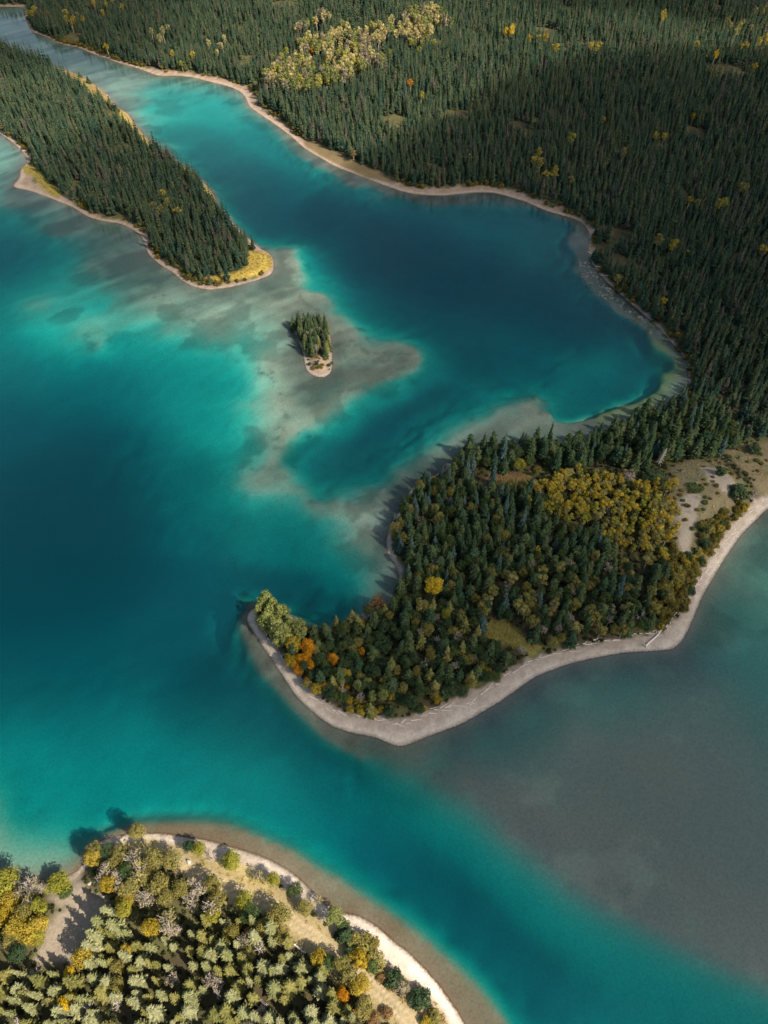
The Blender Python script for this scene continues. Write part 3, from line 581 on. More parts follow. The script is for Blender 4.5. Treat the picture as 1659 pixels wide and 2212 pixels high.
# ------------------------------------------------------------------ plants: placing single trees
COUNT = {}
KIND = {'spruce': ('spruce_tree', 'spruce'), 'pine': ('pine_tree', 'pine tree'), 'broadleaf': ('broadleaf_tree', 'broadleaf tree'), 'cottonwood': ('cottonwood_tree', 'cottonwood'),
        'aspen': ('aspen_tree', 'aspen'), 'shrub': ('shrub', 'shrub'), 'bare': ('bare_tree', 'leafless tree'), 'halfbare': ('half_bare_tree', 'half-bare tree')}
CAT = {'spruce': 'tree', 'pine': 'tree', 'broadleaf': 'tree', 'cottonwood': 'tree', 'aspen': 'tree', 'shrub': 'shrub', 'bare': 'tree', 'halfbare': 'tree'}
PLACED = []
def plant(kind, leaf, x, y, h, w, label, group):
    tm, cm = random.choice(PROTO[kind]); z = max(hz(x, y), 0)
    o = bpy.data.objects.new(KIND[kind][0], None); COL.objects.link(o); o.empty_display_size = .3
    o.location = (x, y, z - .05); o.rotation_euler = (U(-.03, .03), U(-.03, .03), U(0, 6.28)); o.scale = (w, w, h / 10)
    o['label'] = label; o['category'] = CAT[kind]
    if group: o['group'] = group
    a = bpy.data.objects.new('trunk', tm); COL.objects.link(a); a.parent = o
    b = bpy.data.objects.new('branches' if kind == 'bare' else 'crown', cm); COL.objects.link(b); b.parent = o
    if leaf and kind != 'bare': b.material_slots[0].link = 'OBJECT'; b.material_slots[0].material = LM[leaf]
    PLACED.append((x, y, .8 * {'spruce': 1.4, 'pine': 1.9, 'broadleaf': 2.5, 'cottonwood': 2, 'aspen': 1.5, 'shrub': 3.4, 'bare': 1.5, 'halfbare': 2}[kind] * w)); COUNT[kind] = COUNT.get(kind, 0) + 1
    return o
UNIT = {'spruce': 2.8, 'pine': 4.2, 'broadleaf': 6.2, 'cottonwood': 5.0, 'aspen': 3.6, 'shrub': 10.5, 'bare': 5.6, 'halfbare': 6.0}
LEAFWORD = {'olive': 'olive-gold', 'gold': 'golden', 'lime': 'yellow-green', 'green': 'green', 'dkgreen': 'dark green', 'orange': 'orange', 'pale': 'pale green', 'yellow': 'bright yellow', 'brown': 'russet', 'greyleaf': 'grey', 'pine': 'grey-green', 'pinedark': 'olive-green', 'spruce': 'dark green', 'bluespruce': 'blue-green', 'scrub': 'olive', 'darkpine': 'dark'}
CROP = {'a': (0, 2600, 2.074), 'b': (700, 2600, 1.659), 'c': (780, 1850, 2.37), 'd': (1150, 1300, 2.37), 'e': (1800, 1350, 2.37), 'f': (800, 700, 1.843), 'g': (1400, 1850, 1.843), 'h': (1600, 600, 1.843), 'i': (0, 0, 1.843), 'j': (800, 0, 1.843), 'k': (1600, 0, 1.843), 'v': (0, 0, .6636)}
def V(c, x, y): o = CROP[c]; return (o[0] + x / o[2]) * .6636, (o[1] + y / o[2]) * .6636
def crown_at(c, x, y, dia, h):
    """ground point under a crown seen at a place, and its diameter in metres"""
    px, py = V(c, x, y); X, Y, Z = at(px, py, h * .62); d = Y * CP - (Z + h * .62 - CAM_H) * SP
    return X, Y, dia / CROP[c][2] * .6636 / (F / d)
def one(c, x, y, dia, kind, leaf, h, label, group=None):
    X, Y, D = crown_at(c, x, y, dia, h)
    if sdf(X, Y) < .4:                                   # keep roots on dry land
        for k in range(12):
            e = .5; gxx = (sdf(X+e, Y) - sdf(X-e, Y)); gyy = (sdf(X, Y+e) - sdf(X, Y-e)); l = math.hypot(gxx, gyy) + 1e-6; X += gxx/l*.4; Y += gyy/l*.4
            if sdf(X, Y) > .5: break
    return plant(kind, leaf, X, Y, h, D / UNIT[kind], label, group)
# near headland: trees one can point at
T1 = 'thicket of half-bare trees on the near headland'
one('a',920,230,120,'broadleaf','olive',8.5,'lone olive-gold tree on the near beach, its shadow on the water')
one('a',1275,310,95,'broadleaf','dkgreen',5,'dark green tree beside a yellow-green one on the near bank')
one('a',1335,330,112,'broadleaf','lime',5.5,'yellow-green tree against a dark green one above the near beach')
one('a',1555,415,155,'broadleaf','lime',4.5,'wide low yellow-green tree at the edge of the near beach')
one('a',1430,395,95,'bare',None,4,'small grey leafless tree between two yellow-green trees by the near beach')
for i, (x, y, d, k, l) in enumerate([(650,340,140,'broadleaf','olive'),(720,345,95,'broadleaf','dkgreen'),(625,420,110,'broadleaf','gold'),(820,370,130,'broadleaf','olive'),(770,470,150,'broadleaf','olive'),(700,505,130,'halfbare','greyleaf'),
 (900,415,130,'halfbare','greyleaf'),(1040,410,130,'broadleaf','olive'),(1160,430,140,'broadleaf','olive'),(940,490,150,'halfbare','olive'),(790,555,130,'halfbare','greyleaf'),(880,600,150,'broadleaf','olive'),(1080,570,150,'broadleaf','olive'),
 (990,665,150,'halfbare','greyleaf'),(730,590,120,'broadleaf','gold'),(850,675,130,'broadleaf','gold'),(1210,610,130,'broadleaf','olive'),(830,755,115,'broadleaf','lime'),(1330,600,150,'halfbare','greyleaf'),(1450,590,140,'broadleaf','olive'),
 (1480,675,130,'broadleaf','olive'),(1290,690,130,'halfbare','greyleaf'),(1430,720,140,'halfbare','greyleaf'),(1440,780,120,'broadleaf','lime'),(1130,815,130,'halfbare','olive'),(1000,870,130,'broadleaf','gold'),(1150,885,110,'halfbare','greyleaf'),(1000,540,120,'broadleaf','olive'),(860,500,110,'broadleaf','green'),(1120,660,110,'broadleaf','olive')]):
    hh = U(6.5, 9)
    one('a',x,y,d*1.05,k,l,hh,'%s %s in the round thicket between the near beach and the pines' % (LEAFWORD[l], KIND[k][1]), T1)
one('a',410,560,190,'broadleaf','lime',6,'round yellow-green tree alone beside the small cove')
one('a',440,615,115,'broadleaf','green',4,'small green tree tucked under the round yellow-green tree by the cove')
T2 = 'golden trees at the left edge of the near headland'
for (x, y, d, k, l) in [(40,560,180,'broadleaf','lime'),(60,680,150,'broadleaf','gold'),(20,770,160,'broadleaf','gold'),(200,610,165,'halfbare','greyleaf'),(205,705,150,'halfbare','olive'),(275,720,110,'broadleaf','lime'),(120,850,150,'broadleaf','gold'),(200,905,170,'broadleaf','gold'),(245,945,120,'broadleaf','lime'),(90,950,120,'broadleaf','olive'),(255,850,130,'broadleaf','gold'),(110,1040,130,'broadleaf','dkgreen'),(150,780,120,'broadleaf','olive')]:
    one('a',x,y,d*1.05,k,l,U(6.5,9.5),'%s %s in the clump at the left picture edge by the cove' % (LEAFWORD[l], KIND[k][1]), T2)
one('a',548,1060,150,'broadleaf','gold',9,'tall golden tree alone in the pines below the gravel clearing')
one('a',700,850,120,'broadleaf','lime',5.5,'single yellow-green tree above the tall golden tree on the near headland')
one('a',465,1170,85,'broadleaf','yellow',5,'small bright yellow tree just below the tall golden tree')
one('a',460,1365,115,'broadleaf','yellow',6,'bright yellow tree deep in the pines near the lower left corner')
one('a',862,1010,85,'aspen','gold',6.5,'slim golden tree among the pines of the near headland')
T3 = 'bushy trees along the near beach'
for (x, y, d, k, l, h) in [(240,420,70,'halfbare','olive',4),(305,440,85,'broadleaf','lime',5),(435,490,80,'broadleaf','green',4.5),(490,590,90,'broadleaf','olive',4.5),(555,545,60,'halfbare','olive',3.5),(640,640,105,'broadleaf','pale',4.5)]:
    one('b',x,y,d,k,l,h,'%s %s in the loose row between the track and the near beach' % (LEAFWORD[l], KIND[k][1]), T3)
one('b',625,565,60,'bare',None,4.5,'thin dead tree leaning over the near waterline')
T4 = 'hedge of bushes between track and near beach'
for (x, y, d, l) in [(700,740,100,'dkgreen'),(780,760,120,'olive'),(830,800,130,'olive'),(870,870,115,'olive'),(780,870,110,'gold'),(740,830,90,'dkgreen'),(690,680,80,'green'),(850,905,90,'green')]:
    one('b',x,y,d,'shrub',l,U(2.4,3.4),'%s shrub in the long hedge beside the near beach' % LEAFWORD[l], T4)
one('b',975,970,110,'shrub','dkgreen',3,'dark green bush on the near bank, upper of two by the beach')
one('b',1012,1022,95,'shrub','greyleaf',2.5,'grey bush beside the upper dark green bush on the near bank')
one('b',1110,1092,125,'shrub','dkgreen',3.2,'large round dark green bush beside the near beach, low in the picture')
one('b',1192,1182,95,'shrub','olive',2.2,'olive bush at the bottom end of the near beach')
one('b',1135,1200,65,'shrub','gold',2,'small golden bush at the bottom picture edge near the beach')
T5 = 'trees along the inland side of the track'
for (x, y, d, k, l, h) in [(150,560,115,'broadleaf','lime',6),(190,610,105,'broadleaf','green',6),(335,640,150,'broadleaf','olive',7),(260,690,100,'broadleaf','olive',6),(560,855,115,'broadleaf','gold',5),(680,905,105,'broadleaf','olive',6),(770,1010,130,'broadleaf','gold',6),(800,1120,130,'broadleaf','olive',6),(620,880,90,'broadleaf','green',5),(730,960,90,'broadleaf','olive',6),(860,1190,80,'shrub','brown',1.6),(930,1160,70,'shrub','brown',1.4),(900,960,60,'shrub','brown',1.2)]:
    one('b',x,y,d,k,l,h,'%s %s on the inland edge of the dirt track' % (LEAFWORD[l], KIND[k][1]), T5)
one('b',690,1060,75,'broadleaf','orange',4.5,'orange tree beside the dirt track on the near headland')
for (px, py, hh) in [(232,2003,11),(222,2034,11),(246,1982,10),(210,2056,10),(262,2012,11)]:
    X, Y, Z = at(px, py); plant('pine', 'pine', X, Y, hh, U(.8, 1.05), 'tall grey-green pine at the right edge of the shady gravel clearing', 'tall pines beside the gravel clearing')
# tip of the peninsula
T6 = 'tall pale green trees on the peninsula tip'
for (x, y, d) in [(200,270,150),(262,335,150),(335,350,135),(215,400,130),(290,455,140),(400,425,140),(310,525,130),(445,475,130),(365,495,115),(150,330,80),(270,285,100)]:
    one('c',x,y,d*1.05,'cottonwood','pale',U(8,11),'tall pale green cottonwood in the stand on the peninsula tip', T6)
for (x, y, d, l, h, lab) in [(425,585,150,'gold',7,'golden-orange tree beside the pale cottonwoods of the peninsula tip'),(512,612,150,'orange',7,'big orange tree, upper right of the orange clump near the peninsula tip'),(505,690,105,'orange',5.5,'orange tree under the big orange tree near the peninsula tip'),(408,712,110,'gold',6,'golden tree at the beach side of the orange clump on the peninsula tip'),(455,772,105,'orange',5,'low orange tree at the foot of the orange clump by the beach'),
 (372,690,70,'gold',5,'golden tree nearest the beach in the orange clump of the tip'),(468,705,80,'orange',6,'orange tree in the middle of the orange clump of the tip'),(545,735,70,'orange',5,'small orange tree right of the orange clump of the tip'),(650,900,60,'orange',4,'small orange tree right of the wide golden bushy tree by the beach'),(716,706,98,'orange',6,'single bright orange tree among dark shrubs on the peninsula'),(600,942,112,'gold',4.5,'wide golden bushy tree on the beach edge of the peninsula'),(515,852,55,'orange',3.5,'small orange tree low on the beach edge of the peninsula'),(825,812,72,'gold',5,'small golden tree right of the single bright orange tree'),(935,645,55,'orange',5,'slim orange tree among dark pines above the bright orange one'),(836,912,42,'orange',3,'tiny orange tree among the pale green trees of the lower peninsula'),
 (1512,140,155,'yellow',9,'large bright yellow tree in the middle of the dark wood'),(1408,290,115,'olive',7,'pale gold tree below the large bright yellow tree'),(1590,350,85,'lime',7,'slim yellow-green tree under the large bright yellow tree'),(1060,262,135,'brown',6.5,'russet-green tree overhanging the small bay of the peninsula'),(905,80,50,'gold',3,'golden bush low in the peninsula shrubs')][:-1]:
    one('c',x,y,d,'broadleaf',l,h,lab)
T7 = 'pale green trees on the lower bulge of the peninsula'
for (x, y, d) in [(910,910,90),(985,890,85),(1020,980,90),(1105,975,80),(790,870,80)]:
    one('c',x,y,d,'broadleaf','pale',U(5,6.5),'pale green tree above the widest part of the peninsula beach', T7)
T8 = 'golden bushes along the peninsula beach'
for (x, y, d) in [(850,1080,60),(940,1080,90),(1050,1100,60),(1095,1080,60),(910,1010,80),(1425,1080,60),(1530,1000,80),(760,950,80),(850,1010,60)]:
    one('c',x,y,d,'shrub','gold',U(1.8,2.6),'golden shrub at the top of the widest beach', T8)
# spires at the back of the peninsula and other trees one can point at
for (x, y, d, l, h, lab) in [(1170,345,75,'bluespruce',15,'tall blue-green spruce standing free at the red grass clearing'),(1085,540,65,'bluespruce',12,'blue-green spruce at the near edge of the red grass clearing'),(885,500,62,'bluespruce',12,'blue-green spruce left of the red grass clearing'),(925,470,60,'bluespruce',12,'blue-green spruce behind another left of the red grass clearing'),
 (1180,800,80,'bluespruce',13,'blue-green spruce below the red grass clearing, left of the golden grove'),(1320,900,70,'bluespruce',12,'blue-green spruce just below the golden aspen grove'),(1530,215,50,'spruce',12,'dark spruce spire at the back shore of the peninsula'),(840,470,55,'bluespruce',9,'small blue-green spruce at the left shore of the red grass clearing')]:
    one('d',x,y,d*1.1,'spruce',l,h,lab)
for (x, y, d, l, h, lab) in [(1285,505,90,'lime',6,'round yellow-green tree standing in the red grass clearing'),(1345,770,80,'lime',6,'light green tree left of the golden aspen grove'),(620,630,70,'gold',5,'small golden tree at the north-west shore of the peninsula'),(320,1000,100,'olive',6.5,'olive tree on the west shore of the peninsula, casting shadow on the shoal'),(1425,1170,60,'gold',7,'small golden tree under the aspen grove'),(1160,1040,120,'olive',6,'olive bushy tree in the heart of the wood')]:
    one('d',x,y,d,'broadleaf',l,h,lab)
one('e',790,480,165,'shrub','dkgreen',4.5,'big dark round bush below the pale dead spruce on the hill')
one('e',745,330,70,'spruce','spruce',9,'dark spruce with a bare lower trunk beside the pale dead spruce')
one('e',1440,590,170,'shrub','dkgreen',5,'large dark bush on the slope above the right-hand beach')
one('e',1305,430,95,'shrub','dkgreen',3.2,'dark round bush at the top of the bare hill')
one('e',1555,255,100,'shrub','dkgreen',3.5,'dark bush at the wood edge above the bare hill')
one('e',1550,620,90,'bare',None,4,'pale leafless bush beside the large dark bush above the right-hand beach')
one('e',1110,565,120,'shrub','green',.7,'flat green mat of scrub on the bare hill')
one('e',590,470,120,'halfbare','greyleaf',5,'grey half-bare tree behind the golden grove on the hill')
one('g',1255,310,90,'bare',None,6,'grey leafless tree by the beach near the long white log')
one('g',270,545,70,'halfbare','olive',4.5,'half-bare tan tree above the middle of the long beach')
one('g',237,690,75,'broadleaf','olive',4,'small golden-brown tree alone at the top of the long beach')

# ---- woods filled tree by tree, each told by the two things it stands nearest to
MARKS = [(1420,1380,'the long white log'),(945,1265,'the large bright yellow tree'),(718,1425,'the single bright orange tree'),(1085,1045,'the red grass clearing'),(1100,1380,'the green grass clearing'),(1428,985,'the pale dead spruce'),(1475,1150,'the gravel streak'),
 (1190,1060,'the grove\'s left end'),(1420,1120,'the grove\'s right end'),(1300,1190,'the grove\'s lower edge'),(770,1345,'the small bay'),(838,1180,'the west beach'),(960,1020,'the north-west shore'),(870,1560,'the widest beach'),(570,1340,'the peninsula tip'),(1130,950,'the back shore'),(1330,930,'the lagoon neck'),(1080,1480,'the long beach'),(640,1400,'the orange clump'),(1570,1190,'the right-hand beach'),(1180,1190,'the wood\'s middle'),(1240,1400,'the shore bend'),(1000,1380,'the tan half-bare tree'),
 (176,2064,'the tall golden tree'),(147,2162,'the bright yellow corner tree'),(538,2011,'the upper picnic table'),(763,2188,'the lower picnic table'),(645,2045,'the white fallen tree'),(740,2150,'the orange track tree'),(150,2000,'the gravel clearing'),(0,2212,'the bottom left corner'),(276,2048,'the slim golden tree'),(330,1970,'the round thicket'),(330,2212,'the bottom edge\'s left part'),(560,2212,'the bottom edge\'s middle'),(420,2110,'the pine wood\'s middle'),
 (640,706,'the islet\'s upper shore'),(690,800,'the islet\'s beach'),(655,760,'the islet\'s left shore'),(716,745,'the islet\'s right shore')]
GROUPOF = {}
def near_marks(px, py):
    o = sorted(MARKS, key=lambda m: (m[0]-px)**2 + (m[1]-py)**2); return 'near %s, towards %s' % (o[0][2], o[1][2])
def fill(poly, spacing, mix, where, group, maxn=999, margin=.5, clear=True):
    W_ = wl(poly); x0, y0 = W_.min(0); x1, y1 = W_.max(0); pts = []
    ny = int((y1 - y0) / (spacing * .866)) + 1; nx = int((x1 - x0) / spacing) + 1
    for j in range(ny):
        for i in range(nx):
            pts.append((x0 + (i + .5*(j % 2) + U(-.32, .32))*spacing, y0 + (j + U(-.32, .32))*spacing*.866))
    pts = np.array(pts); ok = inside(W_, pts[:, 0], pts[:, 1]) & (sdf(pts[:, 0], pts[:, 1]) > bil(BWc, cxs, cys, pts[:, 0], pts[:, 1]) + margin)
    if clear:
        for c in CLW.values(): ok &= ~inside(c, pts[:, 0], pts[:, 1])
        ok &= seg_dist(TRACK, pts[:, 0], pts[:, 1]) > 2.6
    n = 0; gap = fbm(pts[:, 0], pts[:, 1], 9, 12.3, 3); ok &= gap > (.33 if maxn == 330 and spacing < 2.65 else .24)
    pts = pts[ok]; rng.shuffle(pts); pts = pts + rng.normal(0, .22*spacing, pts.shape)
    for x, y in pts:
        if n >= maxn: break
        tot = sum(m[4] for m in mix); r = U(0, tot)
        for (kind, leaf, h, w, p) in mix:
            r -= p
            if r <= 0: break
        rad = {'spruce': 1.3, 'pine': 1.7, 'broadleaf': 2.3, 'cottonwood': 2, 'aspen': 1.4, 'shrub': 3, 'bare': 1.2, 'halfbare': 1.8}[kind] * w[1] * .8
        if any((x-a)**2 + (y-b)**2 < (.55*(rad + c))**2 for a, b, c in PLACED): continue
        hh = U(*h); size = '' if kind in ('shrub',) else ('tall ' if hh > h[0] + .66*(h[1]-h[0]) else 'small ' if hh < h[0] + .3*(h[1]-h[0]) else '')
        lf = LEAFWORD.get(leaf, '') ; wherex = near_marks(*project(x, y))
        lab = (size + ('' if kind == 'bare' else lf + ' ') + KIND[kind][1] + ' ' + wherex).strip()
        wv_ = U(*w)
        if kind == 'shrub': lab = ('wide ' if wv_ > w[0] + .6*(w[1]-w[0]) else 'little ' if wv_ < w[0] + .3*(w[1]-w[0]) else '') + ('low ' if group == 'low scrub on the bare hill' else '') + lab
        plant(kind, leaf, x, y, hh, wv_, lab, GROUPOF.setdefault(lab, group)); n += 1
    return n
fill([(632,704),(700,706),(718,735),(718,786),(690,792),(662,784),(644,745)], 1.75, [('spruce','spruce',(6,9),(.9,1.2),.4),('pine','darkpine',(6,9),(.55,.75),.4),('pine','pinedark',(5,7.5),(.5,.7),.12),('halfbare','greyleaf',(4,5),(.4,.5),.12)], 'on the tiny wooded islet in the shoal', 'trees of the islet', margin=.1)
fill([(668,776),(716,770),(716,800),(690,812),(664,800)], 2.2, [('shrub','brown',(.4,1.0),(.05,.15),.3),('shrub','scrub',(.5,1.6),(.06,.22),.5),('shrub','dkgreen',(.6,1.5),(.1,.2),.25)], 'on the stony foot of the tiny islet', 'bushes of the islet', margin=-1.2, clear=False)
fill([(-40,2105),(70,2092),(150,2095),(205,2045),(262,2000),(330,1990),(420,2003),(480,1992),(560,1990),(615,2015),(675,2065),(735,2115),(765,2165),(790,2248),(-40,2248)], 2.6,
     [('pine','pine',(5,10),(.36,1.0),.48),('pine','pinedark',(5,10),(.36,1.0),.42),('broadleaf','olive',(4,6),(.45,.65),.06),('bare',None,(4,5),(.4,.55),.03),('halfbare','greyleaf',(4,6),(.45,.6),.03)],
     lambda px, py: 'in the wood at the lower left corner' if px < 260 else ('in the middle of the near headland wood' if px < 500 else 'in the near wood beside the dirt track'), 'pines of the near headland wood', 330)
GROVE = [(1150,1070),(1210,1035),(1290,1038),(1345,1068),(1440,1085),(1455,1130),(1450,1190),(1420,1228),(1330,1203),(1240,1160),(1170,1128)]
fill(GROVE, 2.0, [('aspen','gold',(4.5,7),(.55,.95),.42),('aspen','lime',(4,6.5),(.5,.85),.14),('aspen','olive',(4,6.5),(.55,.9),.28),('broadleaf','green',(3.5,5.5),(.35,.5),.09),('shrub','scrub',(1.5,2.5),(.2,.3),.08),('shrub','green',(1.5,2.5),(.2,.3),.06),('halfbare','greyleaf',(4,5),(.4,.5),.04)], lambda px, py: 'in the golden grove on the hill, dark wood side' if px < 1290 else 'in the golden grove beside the bare hill', 'golden aspen grove on the peninsula', 260)
NORTH = [(972,1004),(1030,974),(1140,962),(1260,957),(1320,932),(1400,895),(1470,885),(1540,905),(1590,960),(1556,990),(1440,1030),(1300,1020),(1160,1025),(1050,1022),(1000,1060)]
fill(NORTH, 3.0, [('spruce','spruce',(7,11),(1.05,1.4),.20),('pine','darkpine',(6.5,11),(.85,1.3),.44),('spruce','bluespruce',(7,10.5),(.9,1.2),.10),('broadleaf','dkgreen',(5,7),(.5,.7),.12),('broadleaf','green',(4,6),(.5,.65),.08),('shrub','scrub',(1.5,2.2),(.2,.3),.06)], 'along the back shore of the wooded peninsula', 'trees along the back shore of the peninsula', 200)
WEST = [(838,1150),(880,1068),(985,1012),(1010,1072),(1150,1062),(1180,1130),(1240,1160),(1330,1205),(1290,1265),(1100,1240),(960,1300),(868,1300),(848,1215)]
fill(WEST, 2.75, [('spruce','spruce',(7,11),(1.0,1.4),.24),('pine','darkpine',(6.5,10),(.8,1.15),.34),('spruce','bluespruce',(6.5,10),(.9,1.2),.09),('broadleaf','green',(5,7.5),(.45,.7),.16),('broadleaf','olive',(5,7.5),(.45,.65),.10),('halfbare','greyleaf',(5,6),(.4,.55),.03)], lambda px, py: 'near the west shore of the wooded peninsula' if px < 930 else ('in the heart of the peninsula wood' if py < 1190 else 'in the dark wood below the golden grove'), 'dark wood of the peninsula', 330)
SCRUB = [(1430,1205),(1500,1208),(1505,1152),(1560,1122),(1600,1092),(1650,1082),(1570,1185),(1515,1285),(1475,1368),(1400,1385),(1390,1335),(1420,1275)]
fill(SCRUB, 2.0, [('shrub','scrub',(1.6,3),(.22,.36),.45),('shrub','olive',(1.6,3),(.2,.34),.28),('shrub','gold',(1.5,2.4),(.18,.28),.12),('shrub','dkgreen',(1.8,3),(.22,.34),.14),('bare',None,(2.5,3.5),(.3,.4),.04),('shrub','brown',(1.2,1.8),(.16,.25),.05)], lambda px, py: 'on the bushy slope above the right-hand beach' if py < 1250 else 'in the thicket above the curved beach near the long white log', 'scrub on the slope above the beach', 300, margin=.2)
MIDS = [(960,1300),(1100,1240),(1290,1265),(1330,1206),(1425,1232),(1440,1206),(1425,1275),(1395,1330),(1400,1385),(1290,1410),(1180,1412),(1130,1372),(1080,1342),(1045,1350),(1040,1385),(1000,1345)]
fill(MIDS, 2.7, [('spruce','spruce',(7,10.5),(1.0,1.4),.16),('pine','darkpine',(6.5,9.5),(.8,1.1),.16),('aspen','olive',(5.5,8),(.85,1.15),.16),('broadleaf','green',(5,7),(.45,.65),.15),('broadleaf','dkgreen',(4.5,6),(.45,.65),.15),('spruce','bluespruce',(7,10),(.9,1.2),.05),('halfbare','greyleaf',(5,6),(.45,.55),.06),('broadleaf','olive',(4,6),(.45,.6),.09)], 'in the mixed wood behind the long curved beach', 'mixed wood behind the long beach', 300)
BULGE = [(598,1322),(660,1362),(700,1375),(780,1347),(862,1302),(960,1300),(1000,1345),(1040,1400),(1130,1425),(1000,1515),(900,1545),(800,1550),(720,1525),(660,1485),(620,1425)]
fill(BULGE, 2.5, [('broadleaf','dkgreen',(3.5,6),(.42,.66),.22),('shrub','dkgreen',(2.4,4),(.28,.42),.24),('broadleaf','green',(3.5,6),(.42,.62),.12),('spruce','spruce',(6,9),(1.0,1.4),.07),('pine','darkpine',(6,9),(.8,1.1),.12),('broadleaf','olive',(3.5,5.5),(.4,.6),.08),('halfbare','greyleaf',(3.5,5),(.4,.55),.05),('shrub','gold',(1.6,2.4),(.18,.26),.04),('spruce','pinedark',(6,9),(1.1,1.4),.10)], lambda px, py: 'in the dense thicket near the peninsula tip' if px < 760 else 'in the dense thicket on the lower bulge of the peninsula', 'dense thicket of the lower peninsula', 400)
fill([(1440,1015),(1490,1006),(1560,985),(1640,968),(1700,1000),(1640,1085),(1600,1092),(1535,1130),(1500,1152),(1498,1205),(1450,1205),(1440,1090)], 2.6, [('shrub','scrub',(.5,1.3),(.08,.18),.5),('shrub','green',(.4,1.0),(.1,.2),.2),('shrub','brown',(.4,1.0),(.08,.15),.2),('bare',None,(1.2,2),(.2,.3),.1)], 'x', 'low scrub on the bare hill', 70, margin=0, clear=False)
# lone trees on the open bank of the long island
for (x, y, d, h, lab) in [(585,545,45,9,'tallest lone dark spruce on the open far bank of the long island'),(505,505,36,6,'small dark spruce on the open far bank of the long island'),(525,470,36,5,'round dark spruce at the waterline of the long island bank'),(475,440,28,4,'small spruce near the far end of the open island bank'),(700,680,40,8,'dark spruce beside the golden grass strip of the long island'),(760,740,44,8,'dark spruce below the golden grass strip of the long island')]:
    one('i',x,y,d,'spruce','spruce',h,lab)
